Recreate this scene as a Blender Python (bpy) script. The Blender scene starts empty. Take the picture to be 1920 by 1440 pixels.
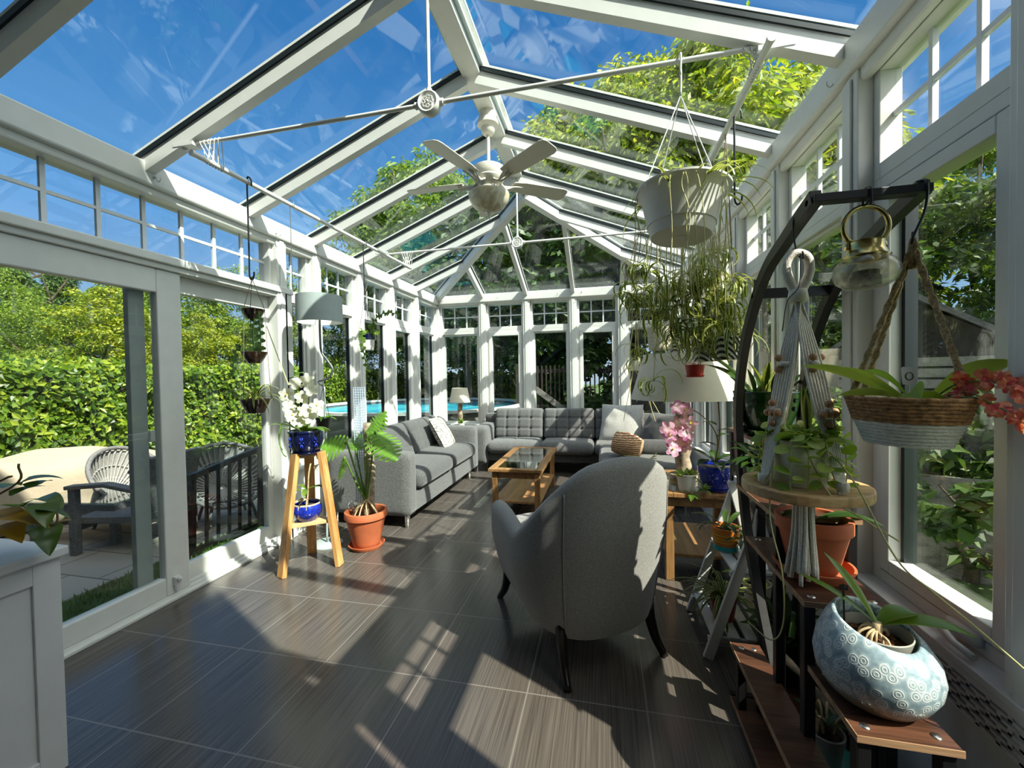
import bpy, bmesh, math, random
from math import sin, cos, pi, radians, sqrt, atan2
from mathutils import Vector, Matrix, Euler, noise
SC = bpy.context.scene
COL = SC.collection
rnd = random.Random(7)
V = Vector

# ------------------------------------------------------------------ camera (measured from the photograph)
F, EYE = 767.18, 1.4
def _basis(yaw, pitch, roll):
    f0 = V((-sin(yaw)*cos(pitch), cos(yaw)*cos(pitch), -sin(pitch)))
    r0 = V((cos(yaw), sin(yaw), 0)); u0 = r0.cross(f0)
    return cos(roll)*r0 + sin(roll)*u0, -sin(roll)*r0 + cos(roll)*u0, f0
CR, CU, CF = _basis(radians(12.5545), radians(1.2354), radians(-.9466))
EYEP = V((0, 0, EYE))
def ray(x, y): return (x-960)/F*CR - (y-720)/F*CU + CF
def at(x, y, ax, val):
    d = ray(x, y); t = (val - EYEP[ax]) / d[ax]; return EYEP + t*d
def atX(x, y, v): return at(x, y, 0, v)
def atY(x, y, v): return at(x, y, 1, v)
def atZ(x, y, v): return at(x, y, 2, v)
cam = bpy.data.cameras.new('camera'); camo = bpy.data.objects.new('camera', cam); COL.objects.link(camo)
cam.sensor_width = 36; cam.lens = F/1920*36; cam.clip_start = .02; cam.clip_end = 500
m = Matrix((CR, CU, -CF)).transposed().to_4x4(); m.translation = EYEP; camo.matrix_world = m
SC.camera = camo
SC.view_settings.view_transform = 'Standard'; SC.view_settings.look = 'None'
SC.view_settings.gamma = 1; SC.view_settings.use_curve_mapping = False
SC.view_settings.exposure = 0.22
cy = SC.cycles
cy.use_denoising = True
try: cy.denoiser = 'OPENIMAGEDENOISE'
except Exception: pass
cy.max_bounces = 10; cy.transparent_max_bounces = 40; cy.glossy_bounces = 4; cy.transmission_bounces = 8; cy.diffuse_bounces = 3
cy.caustics_reflective = False; cy.caustics_refractive = False; cy.sample_clamp_indirect = 6
SC.render.use_persistent_data = False

# ------------------------------------------------------------------ materials
MATS = {}
def nodes(name):
    mt = bpy.data.materials.new(name); mt.use_nodes = True
    nt = mt.node_tree; b = nt.nodes.get('Principled BSDF'); MATS[name] = mt
    return mt, nt, b
def N(nt, t, **kw):
    n = nt.nodes.new(t)
    for k, v in kw.items():
        if k in n.inputs: n.inputs[k].default_value = v
        else: setattr(n, k, v)
    return n
def L(nt, a, b): nt.links.new(a, b)
def c4(c): return (c[0], c[1], c[2], 1)
def srgb(r, g, b):
    f = lambda v: (v/255/12.92) if v/255 <= .04045 else ((v/255+.055)/1.055)**2.4
    return (f(r), f(g), f(b))
def ramp(nt, fac, stops, interp='LINEAR'):
    r = nt.nodes.new('ShaderNodeValToRGB'); e = r.color_ramp.elements; r.color_ramp.interpolation = interp
    while len(e) < len(stops): e.new(.5)
    for i, (p, c) in enumerate(stops): e[i].position = p; e[i].color = c4(c)
    L(nt, fac, r.inputs[0]); return r
def objco(nt, scale=(1, 1, 1), rot=(0, 0, 0)):
    tc = nt.nodes.new('ShaderNodeTexCoord'); mp = nt.nodes.new('ShaderNodeMapping')
    mp.inputs['Scale'].default_value = scale; mp.inputs['Rotation'].default_value = rot
    L(nt, tc.outputs['Object'], mp.inputs[0]); return mp.outputs[0]
def bump(nt, b, h, s=.3, d=.01):
    bp = nt.nodes.new('ShaderNodeBump'); bp.inputs['Strength'].default_value = s; bp.inputs['Distance'].default_value = d
    L(nt, h, bp.inputs['Height']); L(nt, bp.outputs[0], b.inputs['Normal'])
def plain(name, col, rough=.5, metal=0, var=.0, vs=12, bmp=0, spec=None, coat=0, bs=60):
    mt, nt, b = nodes(name)
    b.inputs['Roughness'].default_value = rough; b.inputs['Metallic'].default_value = metal
    if spec is not None: b.inputs['Specular IOR Level'].default_value = spec
    if coat: b.inputs['Coat Weight'].default_value = coat; b.inputs['Coat Roughness'].default_value = .06
    co = objco(nt)
    nz = N(nt, 'ShaderNodeTexNoise', Scale=vs, Detail=4.0); L(nt, co, nz.inputs['Vector'])
    v = max(var, .03)
    r = ramp(nt, nz.outputs['Fac'], [(.3, [c*(1-v) for c in col]), (.7, [min(1, c*(1+v)) for c in col])])
    L(nt, r.outputs[0], b.inputs['Base Color'])
    if bmp:
        n2 = N(nt, 'ShaderNodeTexNoise', Scale=bs, Detail=3.0); L(nt, co, n2.inputs['Vector']); bump(nt, b, n2.outputs['Fac'], bmp, .004)
    return mt
def fabric(name, ca, cb, scale=260, rough=.95, bs=.5):
    mt, nt, b = nodes(name); b.inputs['Roughness'].default_value = rough
    b.inputs['Sheen Weight'].default_value = .25
    co = objco(nt)
    wa = []
    for rot, sc in (((0, 0, 0), (1, .3, .3)), ((0, 0, 0), (.3, 1, .3)), ((0, 0, 0), (.3, .3, 1))):
        mp = N(nt, 'ShaderNodeMapping'); mp.inputs['Scale'].default_value = sc; L(nt, co, mp.inputs[0])
        n = N(nt, 'ShaderNodeTexNoise', Scale=float(scale*2.6), Detail=1.0); L(nt, mp.outputs[0], n.inputs['Vector']); wa.append(n.outputs['Fac'])
    a1 = N(nt, 'ShaderNodeMath', operation='ADD'); L(nt, wa[0], a1.inputs[0]); L(nt, wa[1], a1.inputs[1])
    a2 = N(nt, 'ShaderNodeMath', operation='ADD'); L(nt, a1.outputs[0], a2.inputs[0]); L(nt, wa[2], a2.inputs[1])
    a3 = N(nt, 'ShaderNodeMath', operation='MULTIPLY'); a3.inputs[1].default_value = 1/3; L(nt, a2.outputs[0], a3.inputs[0])
    r = ramp(nt, a3.outputs[0], [(.36, ca), (.64, cb)])
    L(nt, r.outputs[0], b.inputs['Base Color']); bump(nt, b, a3.outputs[0], bs, .003)
    return mt
def wood(name, ca, cb, axis=1, scale=9, rough=.45, stretch=.06, bmp=.1, coat=0):
    mt, nt, b = nodes(name); b.inputs['Roughness'].default_value = rough
    if coat: b.inputs['Coat Weight'].default_value = coat; b.inputs['Coat Roughness'].default_value = .15
    s = [1, 1, 1]; s[axis] = stretch
    co = objco(nt, s)
    n = N(nt, 'ShaderNodeTexNoise', Scale=float(scale*4), Detail=6.0, Distortion=.6); L(nt, co, n.inputs['Vector'])
    n2 = N(nt, 'ShaderNodeTexNoise', Scale=float(scale*22), Detail=2.0); L(nt, co, n2.inputs['Vector'])
    mx = N(nt, 'ShaderNodeMath', operation='MULTIPLY_ADD'); mx.inputs[1].default_value = .35; L(nt, n2.outputs['Fac'], mx.inputs[0])
    k = N(nt, 'ShaderNodeMath', operation='MULTIPLY'); k.inputs[1].default_value = .65; L(nt, n.outputs['Fac'], k.inputs[0]); L(nt, k.outputs[0], mx.inputs[2])
    r = ramp(nt, mx.outputs[0], [(.36, ca), (.62, cb)]); L(nt, r.outputs[0], b.inputs['Base Color'])
    bump(nt, b, mx.outputs[0], bmp, .003); return mt
def leafmat(name, cols, rough=.4, trans=.35, mid=None, spec=.5):
    """cols: ramp of leaf tints picked per leaf; mid: colour along the middle of the blade (striped leaves)"""
    mt, nt, b = nodes(name)
    g = nt.nodes.new('ShaderNodeNewGeometry')
    r = ramp(nt, g.outputs['Random Per Island'], [(i/(len(cols)-1 or 1), c) for i, c in enumerate(cols)] if len(cols) > 1 else [(0, cols[0]), (1, cols[0])])
    colout = r.outputs[0]
    if mid:
        a = N(nt, 'ShaderNodeAttribute', attribute_name='mid')
        rr = ramp(nt, a.outputs['Fac'], [(.42, (0, 0, 0)), (.6, (1, 1, 1))])
        mxc = N(nt, 'ShaderNodeMix', data_type='RGBA'); L(nt, rr.outputs[0], mxc.inputs['Factor'])
        L(nt, colout, mxc.inputs['A']); mxc.inputs['B'].default_value = c4(mid); colout = mxc.outputs['Result']
    b.inputs['Roughness'].default_value = rough; b.inputs['Specular IOR Level'].default_value = spec
    L(nt, colout, b.inputs['Base Color'])
    tr = nt.nodes.new('ShaderNodeBsdfTranslucent')
    br = N(nt, 'ShaderNodeMix', data_type='RGBA', blend_type='MULTIPLY'); br.inputs['Factor'].default_value = 1
    L(nt, colout, br.inputs['A']); br.inputs['B'].default_value = (1.5, 1.45, .55, 1); L(nt, br.outputs['Result'], tr.inputs[0])
    mx = nt.nodes.new('ShaderNodeMixShader'); mx.inputs[0].default_value = trans
    L(nt, b.outputs[0], mx.inputs[1]); L(nt, tr.outputs[0], mx.inputs[2])
    L(nt, mx.outputs[0], nt.nodes['Material Output'].inputs[0]); return mt
def glass(name, tint, refl=1.0, rough=0.0, dirt=.0):
    """thin window pane: lets light straight through (tinted) and mirrors by Fresnel"""
    mt, nt, b = nodes(name); nt.nodes.remove(b)
    t = nt.nodes.new('ShaderNodeBsdfTransparent'); t.inputs[0].default_value = c4(tint)
    g = nt.nodes.new('ShaderNodeBsdfGlossy'); g.inputs['Roughness'].default_value = rough; g.inputs[0].default_value = (1, 1, 1, 1)
    fr = N(nt, 'ShaderNodeLayerWeight', Blend=.5); pw = N(nt, 'ShaderNodeMath', operation='POWER'); pw.inputs[1].default_value = 5; L(nt, fr.outputs['Facing'], pw.inputs[0])
    k = N(nt, 'ShaderNodeMath', operation='MULTIPLY_ADD', use_clamp=True); k.inputs[1].default_value = .9*refl; k.inputs[2].default_value = .035*refl; L(nt, pw.outputs[0], k.inputs[0])
    mx = nt.nodes.new('ShaderNodeMixShader'); L(nt, k.outputs[0], mx.inputs[0]); L(nt, t.outputs[0], mx.inputs[1]); L(nt, g.outputs[0], mx.inputs[2])
    out = mx.outputs[0]
    if dirt:
        d = nt.nodes.new('ShaderNodeBsdfTranslucent'); d.inputs[0].default_value = (.8, .8, .8, 1)
        co = objco(nt); nz = N(nt, 'ShaderNodeTexNoise', Scale=2.2, Detail=6.0, Distortion=1.5); L(nt, co, nz.inputs['Vector'])
        r = ramp(nt, nz.outputs['Fac'], [(.5, (0, 0, 0)), (.85, (dirt, dirt, dirt))])
        m2 = nt.nodes.new('ShaderNodeMixShader'); L(nt, r.outputs[0], m2.inputs[0]); L(nt, out, m2.inputs[1]); L(nt, d.outputs[0], m2.inputs[2]); out = m2.outputs[0]
    L(nt, out, nt.nodes['Material Output'].inputs[0]); return mt

# ------------------------------------------------------------------ mesh builder
class MB:
    def __init__(s): s.v = []; s.f = []; s.m = []; s.val = None
    def add(s, vs, fs, mi=0, vals=None):
        o = len(s.v); s.v += [tuple(p) for p in vs]; s.f += [tuple(i+o for i in f) for f in fs]; s.m += [mi]*len(fs)
        if vals is not None:
            if s.val is None: s.val = [0.0]*o
            s.val += list(vals)
        elif s.val is not None: s.val += [0.0]*len(vs)
        return s
    def box(s, a, b, mi=0):
        (x0, y0, z0), (x1, y1, z1) = a, b
        if x0 > x1: x0, x1 = x1, x0
        if y0 > y1: y0, y1 = y1, y0
        if z0 > z1: z0, z1 = z1, z0
        vs = [(x, y, z) for z in (z0, z1) for y in (y0, y1) for x in (x0, x1)]
        return s.add(vs, [(0, 2, 3, 1), (4, 5, 7, 6), (0, 1, 5, 4), (2, 6, 7, 3), (0, 4, 6, 2), (1, 3, 7, 5)], mi)
    def beam(s, p, q, w, h, up=(0, 0, 1), mi=0, off=0.0):
        """box section w (sideways) x h (along up) from p to q; off shifts along up"""
        p, q = V(p), V(q); d = (q-p).normalized(); up = V(up); sd = d.cross(up)
        if sd.length < 1e-5: sd = d.cross(V((0, 1, 0)))
        sd.normalize(); u = sd.cross(d).normalized()
        vs = []
        for c in (p, q):
            for b in (-1, 1):
                for a in (-1, 1): vs.append(c + sd*(a*w/2) + u*(b*h/2+off))
        return s.add(vs, [(0, 1, 3, 2), (4, 6, 7, 5), (0, 4, 5, 1), (2, 3, 7, 6), (0, 2, 6, 4), (1, 5, 7, 3)], mi)
    def tube(s, pts, r, n=8, cap=True, mi=0, closed=False):
        pts = [V(p) for p in pts]; k = len(pts); vs = []; fs = []
        rr = r if isinstance(r, (list, tuple)) else [r]*k
        prev = None
        for i, p in enumerate(pts):
            a = pts[i-1] if (i > 0 or closed) else p; b = pts[(i+1) % k] if (i < k-1 or closed) else p
            d = (b-a)
            if d.length < 1e-9: d = V((0, 0, 1))
            d.normalize()
            if prev is None: x = d.cross(V((0, 0, 1)) if abs(d.z) < .9 else V((1, 0, 0))).normalized()
            else:
                x = prev - d*prev.dot(d)
                x = x.normalized() if x.length > 1e-6 else d.orthogonal().normalized()
            prev = x; y = d.cross(x)
            for j in range(n):
                t = 2*pi*j/n; vs.append(p + (x*cos(t) + y*sin(t))*rr[i])
        for i in range(k if closed else k-1):
            i2 = (i+1) % k
            for j in range(n): fs.append((i*n+j, i*n+(j+1) % n, i2*n+(j+1) % n, i2*n+j))
        if cap and not closed: fs.append(tuple(range(n-1, -1, -1))); fs.append(tuple((k-1)*n+j for j in range(n)))
        return s.add(vs, fs, mi)
    def lathe(s, prof, c=(0, 0, 0), n=32, mi=0, close=False, axis=None, sx=1, sy=1):
        """prof: list of (radius, z)"""
        vs = []; fs = []; k = len(prof)
        for r, z in prof:
            for j in range(n):
                t = 2*pi*j/n; p = V((r*cos(t)*sx, r*sin(t)*sy, z))
                if axis is not None: p = axis @ p
                vs.append(V(c) + p)
        for i in range(k-1 if not close else k):
            i2 = (i+1) % k
            for j in range(n): fs.append((i*n+j, i*n+(j+1) % n, i2*n+(j+1) % n, i2*n+j))
        if not close:
            if prof[0][0] > 1e-6: fs.append(tuple(range(n-1, -1, -1)))
            if prof[-1][0] > 1e-6: fs.append(tuple((k-1)*n+j for j in range(n)))
        return s.add(vs, fs, mi)
    def ball(s, c, r, n=12, mi=0, sz=1):
        return s.lathe([(max(1e-4, r*sin(pi*i/(n//2))), -r*cos(pi*i/(n//2))*sz) for i in range(n//2+1)], c, n, mi)
    def prism(s, poly, z0, z1, mi=0, M=None):
        n = len(poly); vs = [V((x, y, z0)) for x, y in poly] + [V((x, y, z1)) for x, y in poly]
        if M is not None: vs = [M @ p for p in vs]
        return s.add(vs, [tuple(range(n-1, -1, -1)), tuple(range(n, 2*n))] + [(i, (i+1) % n, n+(i+1) % n, n+i) for i in range(n)], mi)
    def grid(s, fn, nu, nv, mi=0, closeu=False, vals=None):
        vs = [fn(i/(nu if closeu else nu-1), j/(nv-1)) for i in range(nu) for j in range(nv)]; fs = []
        for i in range(nu if closeu else nu-1):
            i2 = (i+1) % nu
            for j in range(nv-1): fs.append((i*nv+j, i2*nv+j, i2*nv+j+1, i*nv+j+1))
        return s.add(vs, fs, mi, vals)
    def rbox(s, c, size, r, n=8, fn=None, M=None, mi=0, power=None):
        """rounded box on a grid; fn(p, nrm) moves each point"""
        hx, hy, hz = size[0]/2, size[1]/2, size[2]/2; idx = {}; vs = []; fs = []
        def co(i, h):
            # denser towards the rounded ends
            t = i/n*2-1
            return t*h
        nn = n if isinstance(n, (list, tuple)) else (n, n, n)
        def vert(i, j, k):
            key = (i, j, k)
            if key in idx: return idx[key]
            p = V(((i/nn[0]*2-1)*hx, (j/nn[1]*2-1)*hy, (k/nn[2]*2-1)*hz))
            q = V((max(-hx+r, min(hx-r, p.x)), max(-hy+r, min(hy-r, p.y)), max(-hz+r, min(hz-r, p.z))))
            d = p-q
            if d.length > 1e-9: nr = d.normalized(); p = q + nr*r
            else: nr = V((0, 0, 0))
            if fn: p = fn(p, nr)
            if M is not None: p = M @ p
            idx[key] = len(vs); vs.append(V(c)+p); return idx[key]
        a, b, d = nn
        for i in range(a):
            for j in range(b):
                fs.append((vert(i, j, 0), vert(i, j+1, 0), vert(i+1, j+1, 0), vert(i+1, j, 0)))
                fs.append((vert(i, j, d), vert(i+1, j, d), vert(i+1, j+1, d), vert(i, j+1, d)))
        for i in range(a):
            for k in range(d):
                fs.append((vert(i, 0, k), vert(i+1, 0, k), vert(i+1, 0, k+1), vert(i, 0, k+1)))
                fs.append((vert(i, b, k), vert(i, b, k+1), vert(i+1, b, k+1), vert(i+1, b, k)))
        for j in range(b):
            for k in range(d):
                fs.append((vert(0, j, k), vert(0, j, k+1), vert(0, j+1, k+1), vert(0, j+1, k)))
                fs.append((vert(a, j, k), vert(a, j+1, k), vert(a, j+1, k+1), vert(a, j, k+1)))
        return s.add(vs, fs, mi)
    # ---- leaves
    def blade(s, p, az, up, ln, w, droop=1.5, seg=7, prof='strap', fold=.12, mi=0, twist=0, side=0.0, roll=0):
        """one arching leaf starting at p, heading az, rising at angle up, bending down by droop over its length"""
        pts = []; q = V(p); e = up; a = az
        for i in range(seg+1):
            t = i/seg; pts.append((q.copy(), e, a, t))
            st = ln/seg; q = q + V((cos(a)*cos(e), sin(a)*cos(e), sin(e)))*st; e -= droop/seg; a += side/seg
        vs = []; vals = []
        for q, e, a, t in pts:
            if prof == 'strap': ww = w*(min(1, .55+3*t))*(1-t**3)**.8
            elif prof == 'oval': ww = w*(max(.04, sin(pi*min(1, t**.85)))**.75)
            elif prof == 'round': ww = w*max(.05, 1-(2*t-1)**2)**.5
            elif prof == 'heart': ww = w*(max(.02, (1-t)**.75)*min(1, .25+5*t)*1.15)
            elif prof == 'paddle': ww = w*max(.03, min(1, .25+t*1.6)*(1-max(0, t-.55)**2*4.6))
            else: ww = w
            sd = V((-sin(a), cos(a), 0)); nr = V((-cos(a)*sin(e), -sin(a)*sin(e), cos(e)))
            if twist or roll: tw_ = roll+twist*t; sd, nr = sd*cos(tw_) + nr*sin(tw_), nr*cos(tw_) - sd*sin(tw_)
            lift = nr*(fold*ww)
            vs += [q - sd*ww/2 + lift, q, q + sd*ww/2 + lift]; vals += [0, 1, 0]
        fs = []
        for i in range(seg):
            b = i*3; fs += [(b, b+1, b+4, b+3), (b+1, b+2, b+5, b+4)]
        return s.add(vs, fs, mi, vals)
    def build(s, name, mats, parent=None, smooth=None, local=False, bevel=0, sub=0):
        """one mesh object; vertices are world points unless local"""
        me = bpy.data.meshes.new(name)
        vs = s.v
        if parent is not None and not local:
            inv = wm(parent).inverted(); vs = [tuple(inv @ V(p)) for p in vs]
        me.from_pydata(vs, [], s.f); 
        if not isinstance(mats, (list, tuple)): mats = [mats]
        for mt in mats: me.materials.append(MATS[mt] if isinstance(mt, str) else mt)
        if len(mats) > 1: me.polygons.foreach_set('material_index', s.m)
        if s.val is not None:
            at_ = me.attributes.new('mid', 'FLOAT', 'POINT'); at_.data.foreach_set('value', s.val)
        if smooth: 
            me.polygons.foreach_set('use_smooth', [True]*len(me.polygons))
            if smooth != True: 
                try: me.set_sharp_from_angle(angle=radians(smooth))
                except Exception: pass
        me.update()
        o = bpy.data.objects.new(name, me); COL.objects.link(o)
        if parent is not None: o.parent = parent
        if bevel:
            md = o.modifiers.new('bevel', 'BEVEL'); md.width = bevel; md.segments = 2; md.limit_method = 'ANGLE'
        if sub:
            md = o.modifiers.new('sub', 'SUBSURF'); md.levels = sub; md.render_levels = sub
        return o
def wm(o):
    M = Matrix.LocRotScale(o.location, o.rotation_euler, o.scale)
    return wm(o.parent) @ M if o.parent else M
def tag(o, label=None, cat=None, group=None, kind=None):
    if label: o['label'] = label
    if cat: o['category'] = cat
    if group: o['group'] = group
    if kind: o['kind'] = kind
    return o
def thing(name, label, cat, loc=(0, 0, 0), rz=0, group=None, kind=None):
    o = bpy.data.objects.new(name, None); COL.objects.link(o); o.location = loc; o.rotation_euler = (0, 0, rz)
    o.empty_display_size = .05
    return tag(o, label, cat, group, kind)
def struct(name, kind='structure'):
    o = bpy.data.objects.new(name, None); COL.objects.link(o); o['kind'] = kind; o.empty_display_size = .05; return o
def copy_tree(o, parent=None):
    c = o.copy(); COL.objects.link(c)
    if parent is not None: c.parent = parent
    for ch in list(o.children): copy_tree(ch, c)
    return c
def bez(ps, n=12):
    """smooth curve through points (Catmull-Rom)"""
    ps = [V(p) for p in ps]; out = []
    for i in range(len(ps)-1):
        p0 = ps[i-1] if i else ps[0]*2-ps[1]; p1, p2 = ps[i], ps[i+1]; p3 = ps[i+2] if i+2 < len(ps) else ps[-1]*2-ps[-2]
        for k in range(n):
            t = k/n; out.append(.5*((2*p1)+(p2-p0)*t+(2*p0-5*p1+4*p2-p3)*t*t+(3*p1-p0-3*p2+p3)*t**3))
    out.append(ps[-1]); return out
# ------------------------------------------------------------------ material library
plain('white_frame', (.74, .74, .70), .4, var=.03)
plain('white_paint', (.70, .70, .69), .5, var=.03)
plain('shutter_grey', (.42, .44, .44), .5)
plain('gasket', (.012, .018, .02), .35)
plain('muntin_white', (.75, .78, .8), .4)
plain('pole_white', (.82, .81, .76), .35)
plain('string_white', (.8, .79, .74), .8)
plain('fan_white', (.72, .68, .58), .45, var=.03)
plain('black_metal', (.008, .008, .009), .38, spec=.5)
plain('black_hook', (.01, .01, .01), .35)
plain('black_plastic', (.012, .012, .012), .35)
plain('dark_wood_leg', (.01, .007, .006), .3)
plain('chrome', (.75, .74, .72), .15, metal=1)
plain('screw_metal', (.6, .58, .55), .3, metal=1)
plain('soil', (.035, .02, .012), .95, var=.6, vs=60, bmp=1.0, bs=90)
plain('bark', (.12, .045, .02), .9, var=.7, vs=45, bmp=1.0, bs=60)
plain('terracotta', srgb(184, 98, 60), .75, var=.12, vs=9, bmp=.08)
plain('terracotta_red', srgb(172, 84, 44), .7, var=.1)
plain('blue_glaze', (.01, .018, .16), .12, coat=.6, var=.3, vs=14)
plain('navy_glaze', (.006, .009, .045), .12, coat=.7, var=.3)
plain('cobalt_glaze', (.012, .03, .34), .12, coat=.7, var=.5, vs=60)
plain('rim_glaze', (.42, .36, .28), .3, var=.3, vs=30)
plain('green_glaze', (.012, .05, .006), .1, coat=.7, var=.35, vs=6)
plain('brown_glaze', (.035, .018, .010), .15, coat=.5, var=.5, vs=30)
plain('white_pot', (.80, .78, .70), .45, var=.03)
plain('cream_pot', (.78, .74, .60), .4, var=.04)
plain('plastic_white', (.76, .73, .66), .5, var=.03)
plain('red_plastic', (.42, .02, .015), .4)
plain('teal_dish', (.05, .36, .33), .3, coat=.3)
plain('orange_stripe', (.72, .22, .03), .4); plain('teal_stripe', (.03, .42, .42), .4); plain('yellow_stripe', (.75, .45, .05), .4)
plain('clear_grow_pot', (.32, .31, .27), .3)
plain('woven_white', (.62, .56, .44), .9, var=.35, vs=80, bmp=.8, bs=120)
plain('jute', (.40, .21, .09), .95, var=.5, vs=70, bmp=.9, bs=160)
plain('rope_jute', (.46, .33, .16), .95, var=.4, vs=120, bmp=.9, bs=220)
plain('rope_white', (.80, .77, .70), .95, var=.15, vs=90, bmp=.7, bs=160)
plain('macrame', (.78, .74, .64), .95, var=.12, vs=120, bmp=.7, bs=300)
plain('bead', (.42, .22, .10), .4, var=.25)
plain('brass', (.50, .40, .16), .24, metal=1, var=.25, vs=25)
plain('candle', (.10, .09, .06), .6)
plain('stem_green', (.10, .20, .03), .55, var=.3)
plain('stem_pale', (.55, .52, .22), .6, var=.2)
plain('stem_brown', (.20, .13, .06), .8, var=.4)
plain('root', (.50, .38, .22), .8, var=.3, vs=50)
plain('driftwood', (.34, .27, .19), .9, var=.55, vs=22, bmp=1.0, bs=30)
plain('moss', (.13, .09, .05), 1, var=.6, vs=50, bmp=1.0, bs=60)
plain('lamp_cream', (.72, .66, .52), .9, var=.04); plain('lamp_grey', (.36, .42, .41), .9, var=.05, bmp=.3, bs=300); plain('shade_lining', (.82, .82, .78), .9)
plain('lamp_metal', (.16, .18, .17), .4, metal=.6)
plain('yarn_cord', (.20, .15, .08), .9)
fabric('sofa_grey', (.045, .046, .045), (.125, .126, .124), 110)
fabric('sofa_grey_light', (.06, .061, .06), (.165, .166, .163), 110)
fabric('chair_grey', (.17, .168, .16), (.33, .325, .31), 190, bs=.25)
fabric('cushion_light', (.26, .26, .25), (.58, .57, .54), 120)
fabric('cushion_dark', (.03, .032, .035), (.09, .09, .09), 120)
fabric('cover_beige', (.40, .335, .25), (.47, .40, .305), 60, bs=.1)
wood('oak', (.20, .095, .035), (.42, .23, .09), 1, 5, .4)
wood('oak_v', (.20, .095, .035), (.42, .23, .09), 2, 5, .4)
wood('oak_x', (.22, .11, .04), (.45, .26, .10), 0, 5, .4)
wood('pine_v', (.46, .20, .055), (.72, .40, .15), 2, 6, .5)
wood('pine_x', (.58, .34, .15), (.78, .52, .26), 0, 6, .5)
wood('walnut', (.035, .014, .008), (.13, .055, .03), 0, 6, .38, coat=.1)
wood('walnut_edge', (.22, .12, .06), (.42, .26, .15), 0, 8, .5)
wood('slab_wood', (.40, .24, .10), (.66, .45, .22), 0, 3, .55, stretch=.3)
wood('grey_wood', (.10, .095, .09), (.24, .23, .21), 0, 5, .8)
wood('fence_dark', (.012, .01, .008), (.04, .033, .028), 2, 5, .8)
wood('shed_siding', (.22, .20, .17), (.36, .33, .28), 1, 3, .8)
wood('rattan', (.07, .07, .075), (.26, .26, .265), 0, 26, .7, stretch=.8, bmp=.8)
wood('wicker_pale', (.28, .28, .27), (.50, .49, .47), 0, 20, .7, stretch=.8, bmp=.8)
wood('tree_bark', (.03, .022, .015), (.12, .09, .06), 2, 3, .95, stretch=.2, bmp=1)
plain('roof_shingle', (.13, .125, .12), .9, var=.35, vs=20, bmp=.6, bs=30)
plain('house_wall', (.30, .25, .20), .9, var=.2, vs=14)
# leaves
leafmat('leaf_spider', [(.56, .56, .20), (.76, .74, .42), (.46, .50, .14), (.70, .67, .34)], .4, .3, mid=(.10, .17, .025))
leafmat('leaf_spider_dark', [(.24, .30, .07), (.42, .45, .17), (.56, .56, .28)], .4, .3, mid=(.04, .085, .015))
leafmat('leaf_orchid', [(.10, .20, .02), (.16, .27, .03), (.075, .15, .015)], .3, .25)
leafmat('leaf_dark', [(.012, .035, .008), (.03, .07, .012), (.05, .10, .015)], .28, .2)
leafmat('leaf_monstera', [(.13, .30, .03), (.20, .40, .05), (.10, .24, .03)], .35, .4)
leafmat('leaf_hoya', [(.16, .30, .04), (.34, .46, .10), (.50, .56, .20)], .45, .35)
leafmat('leaf_pothos', [(.025, .06, .012), (.06, .12, .02), (.10, .15, .025)], .25, .25)
leafmat('leaf_yellow', [(.40, .24, .03), (.34, .2, .02)], .5, .4)
leafmat('leaf_cactus', [(.10, .20, .03), (.18, .29, .04), (.06, .12, .02)], .45, .2)
leafmat('leaf_cactus_dark', [(.02, .045, .012), (.04, .08, .02)], .45, .2)
leafmat('leaf_snake', [(.45, .50, .12)], .4, .15, mid=(.04, .09, .02))
leafmat('petal_white', [(.74, .73, .68), (.66, .65, .60)], .5, .3)
leafmat('petal_pink', [(.66, .28, .50), (.78, .46, .64), (.55, .17, .40)], .5, .3, mid=(.85, .62, .74))
leafmat('petal_red', [(.66, .08, .09), (.80, .22, .14), (.85, .42, .26), (.58, .05, .10)], .5, .35)
plain('petal_yellow', (.75, .48, .05), .5)
leafmat('tree_leaf', [(.055, .12, .012), (.12, .21, .02), (.20, .30, .03), (.32, .40, .05)], .5, .42)
leafmat('tree_leaf_gold', [(.10, .17, .012), (.20, .28, .02), (.33, .38, .035), (.46, .46, .06)], .5, .45)
leafmat('tree_leaf_dark', [(.018, .045, .008), (.04, .09, .014), (.08, .14, .02)], .5, .35)  # darker copy of the tree leaf, with garden shade put into its colour
leafmat('conifer_leaf', [(.035, .085, .02), (.07, .14, .025), (.13, .22, .04)], .6, .25)
leafmat('hedge_leaf', [(.03, .08, .008), (.09, .18, .014), (.17, .28, .02), (.34, .42, .04)], .4, .4)
leafmat('grass_blade', [(.05, .11, .01), (.12, .2, .02)], .6, .4)
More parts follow.
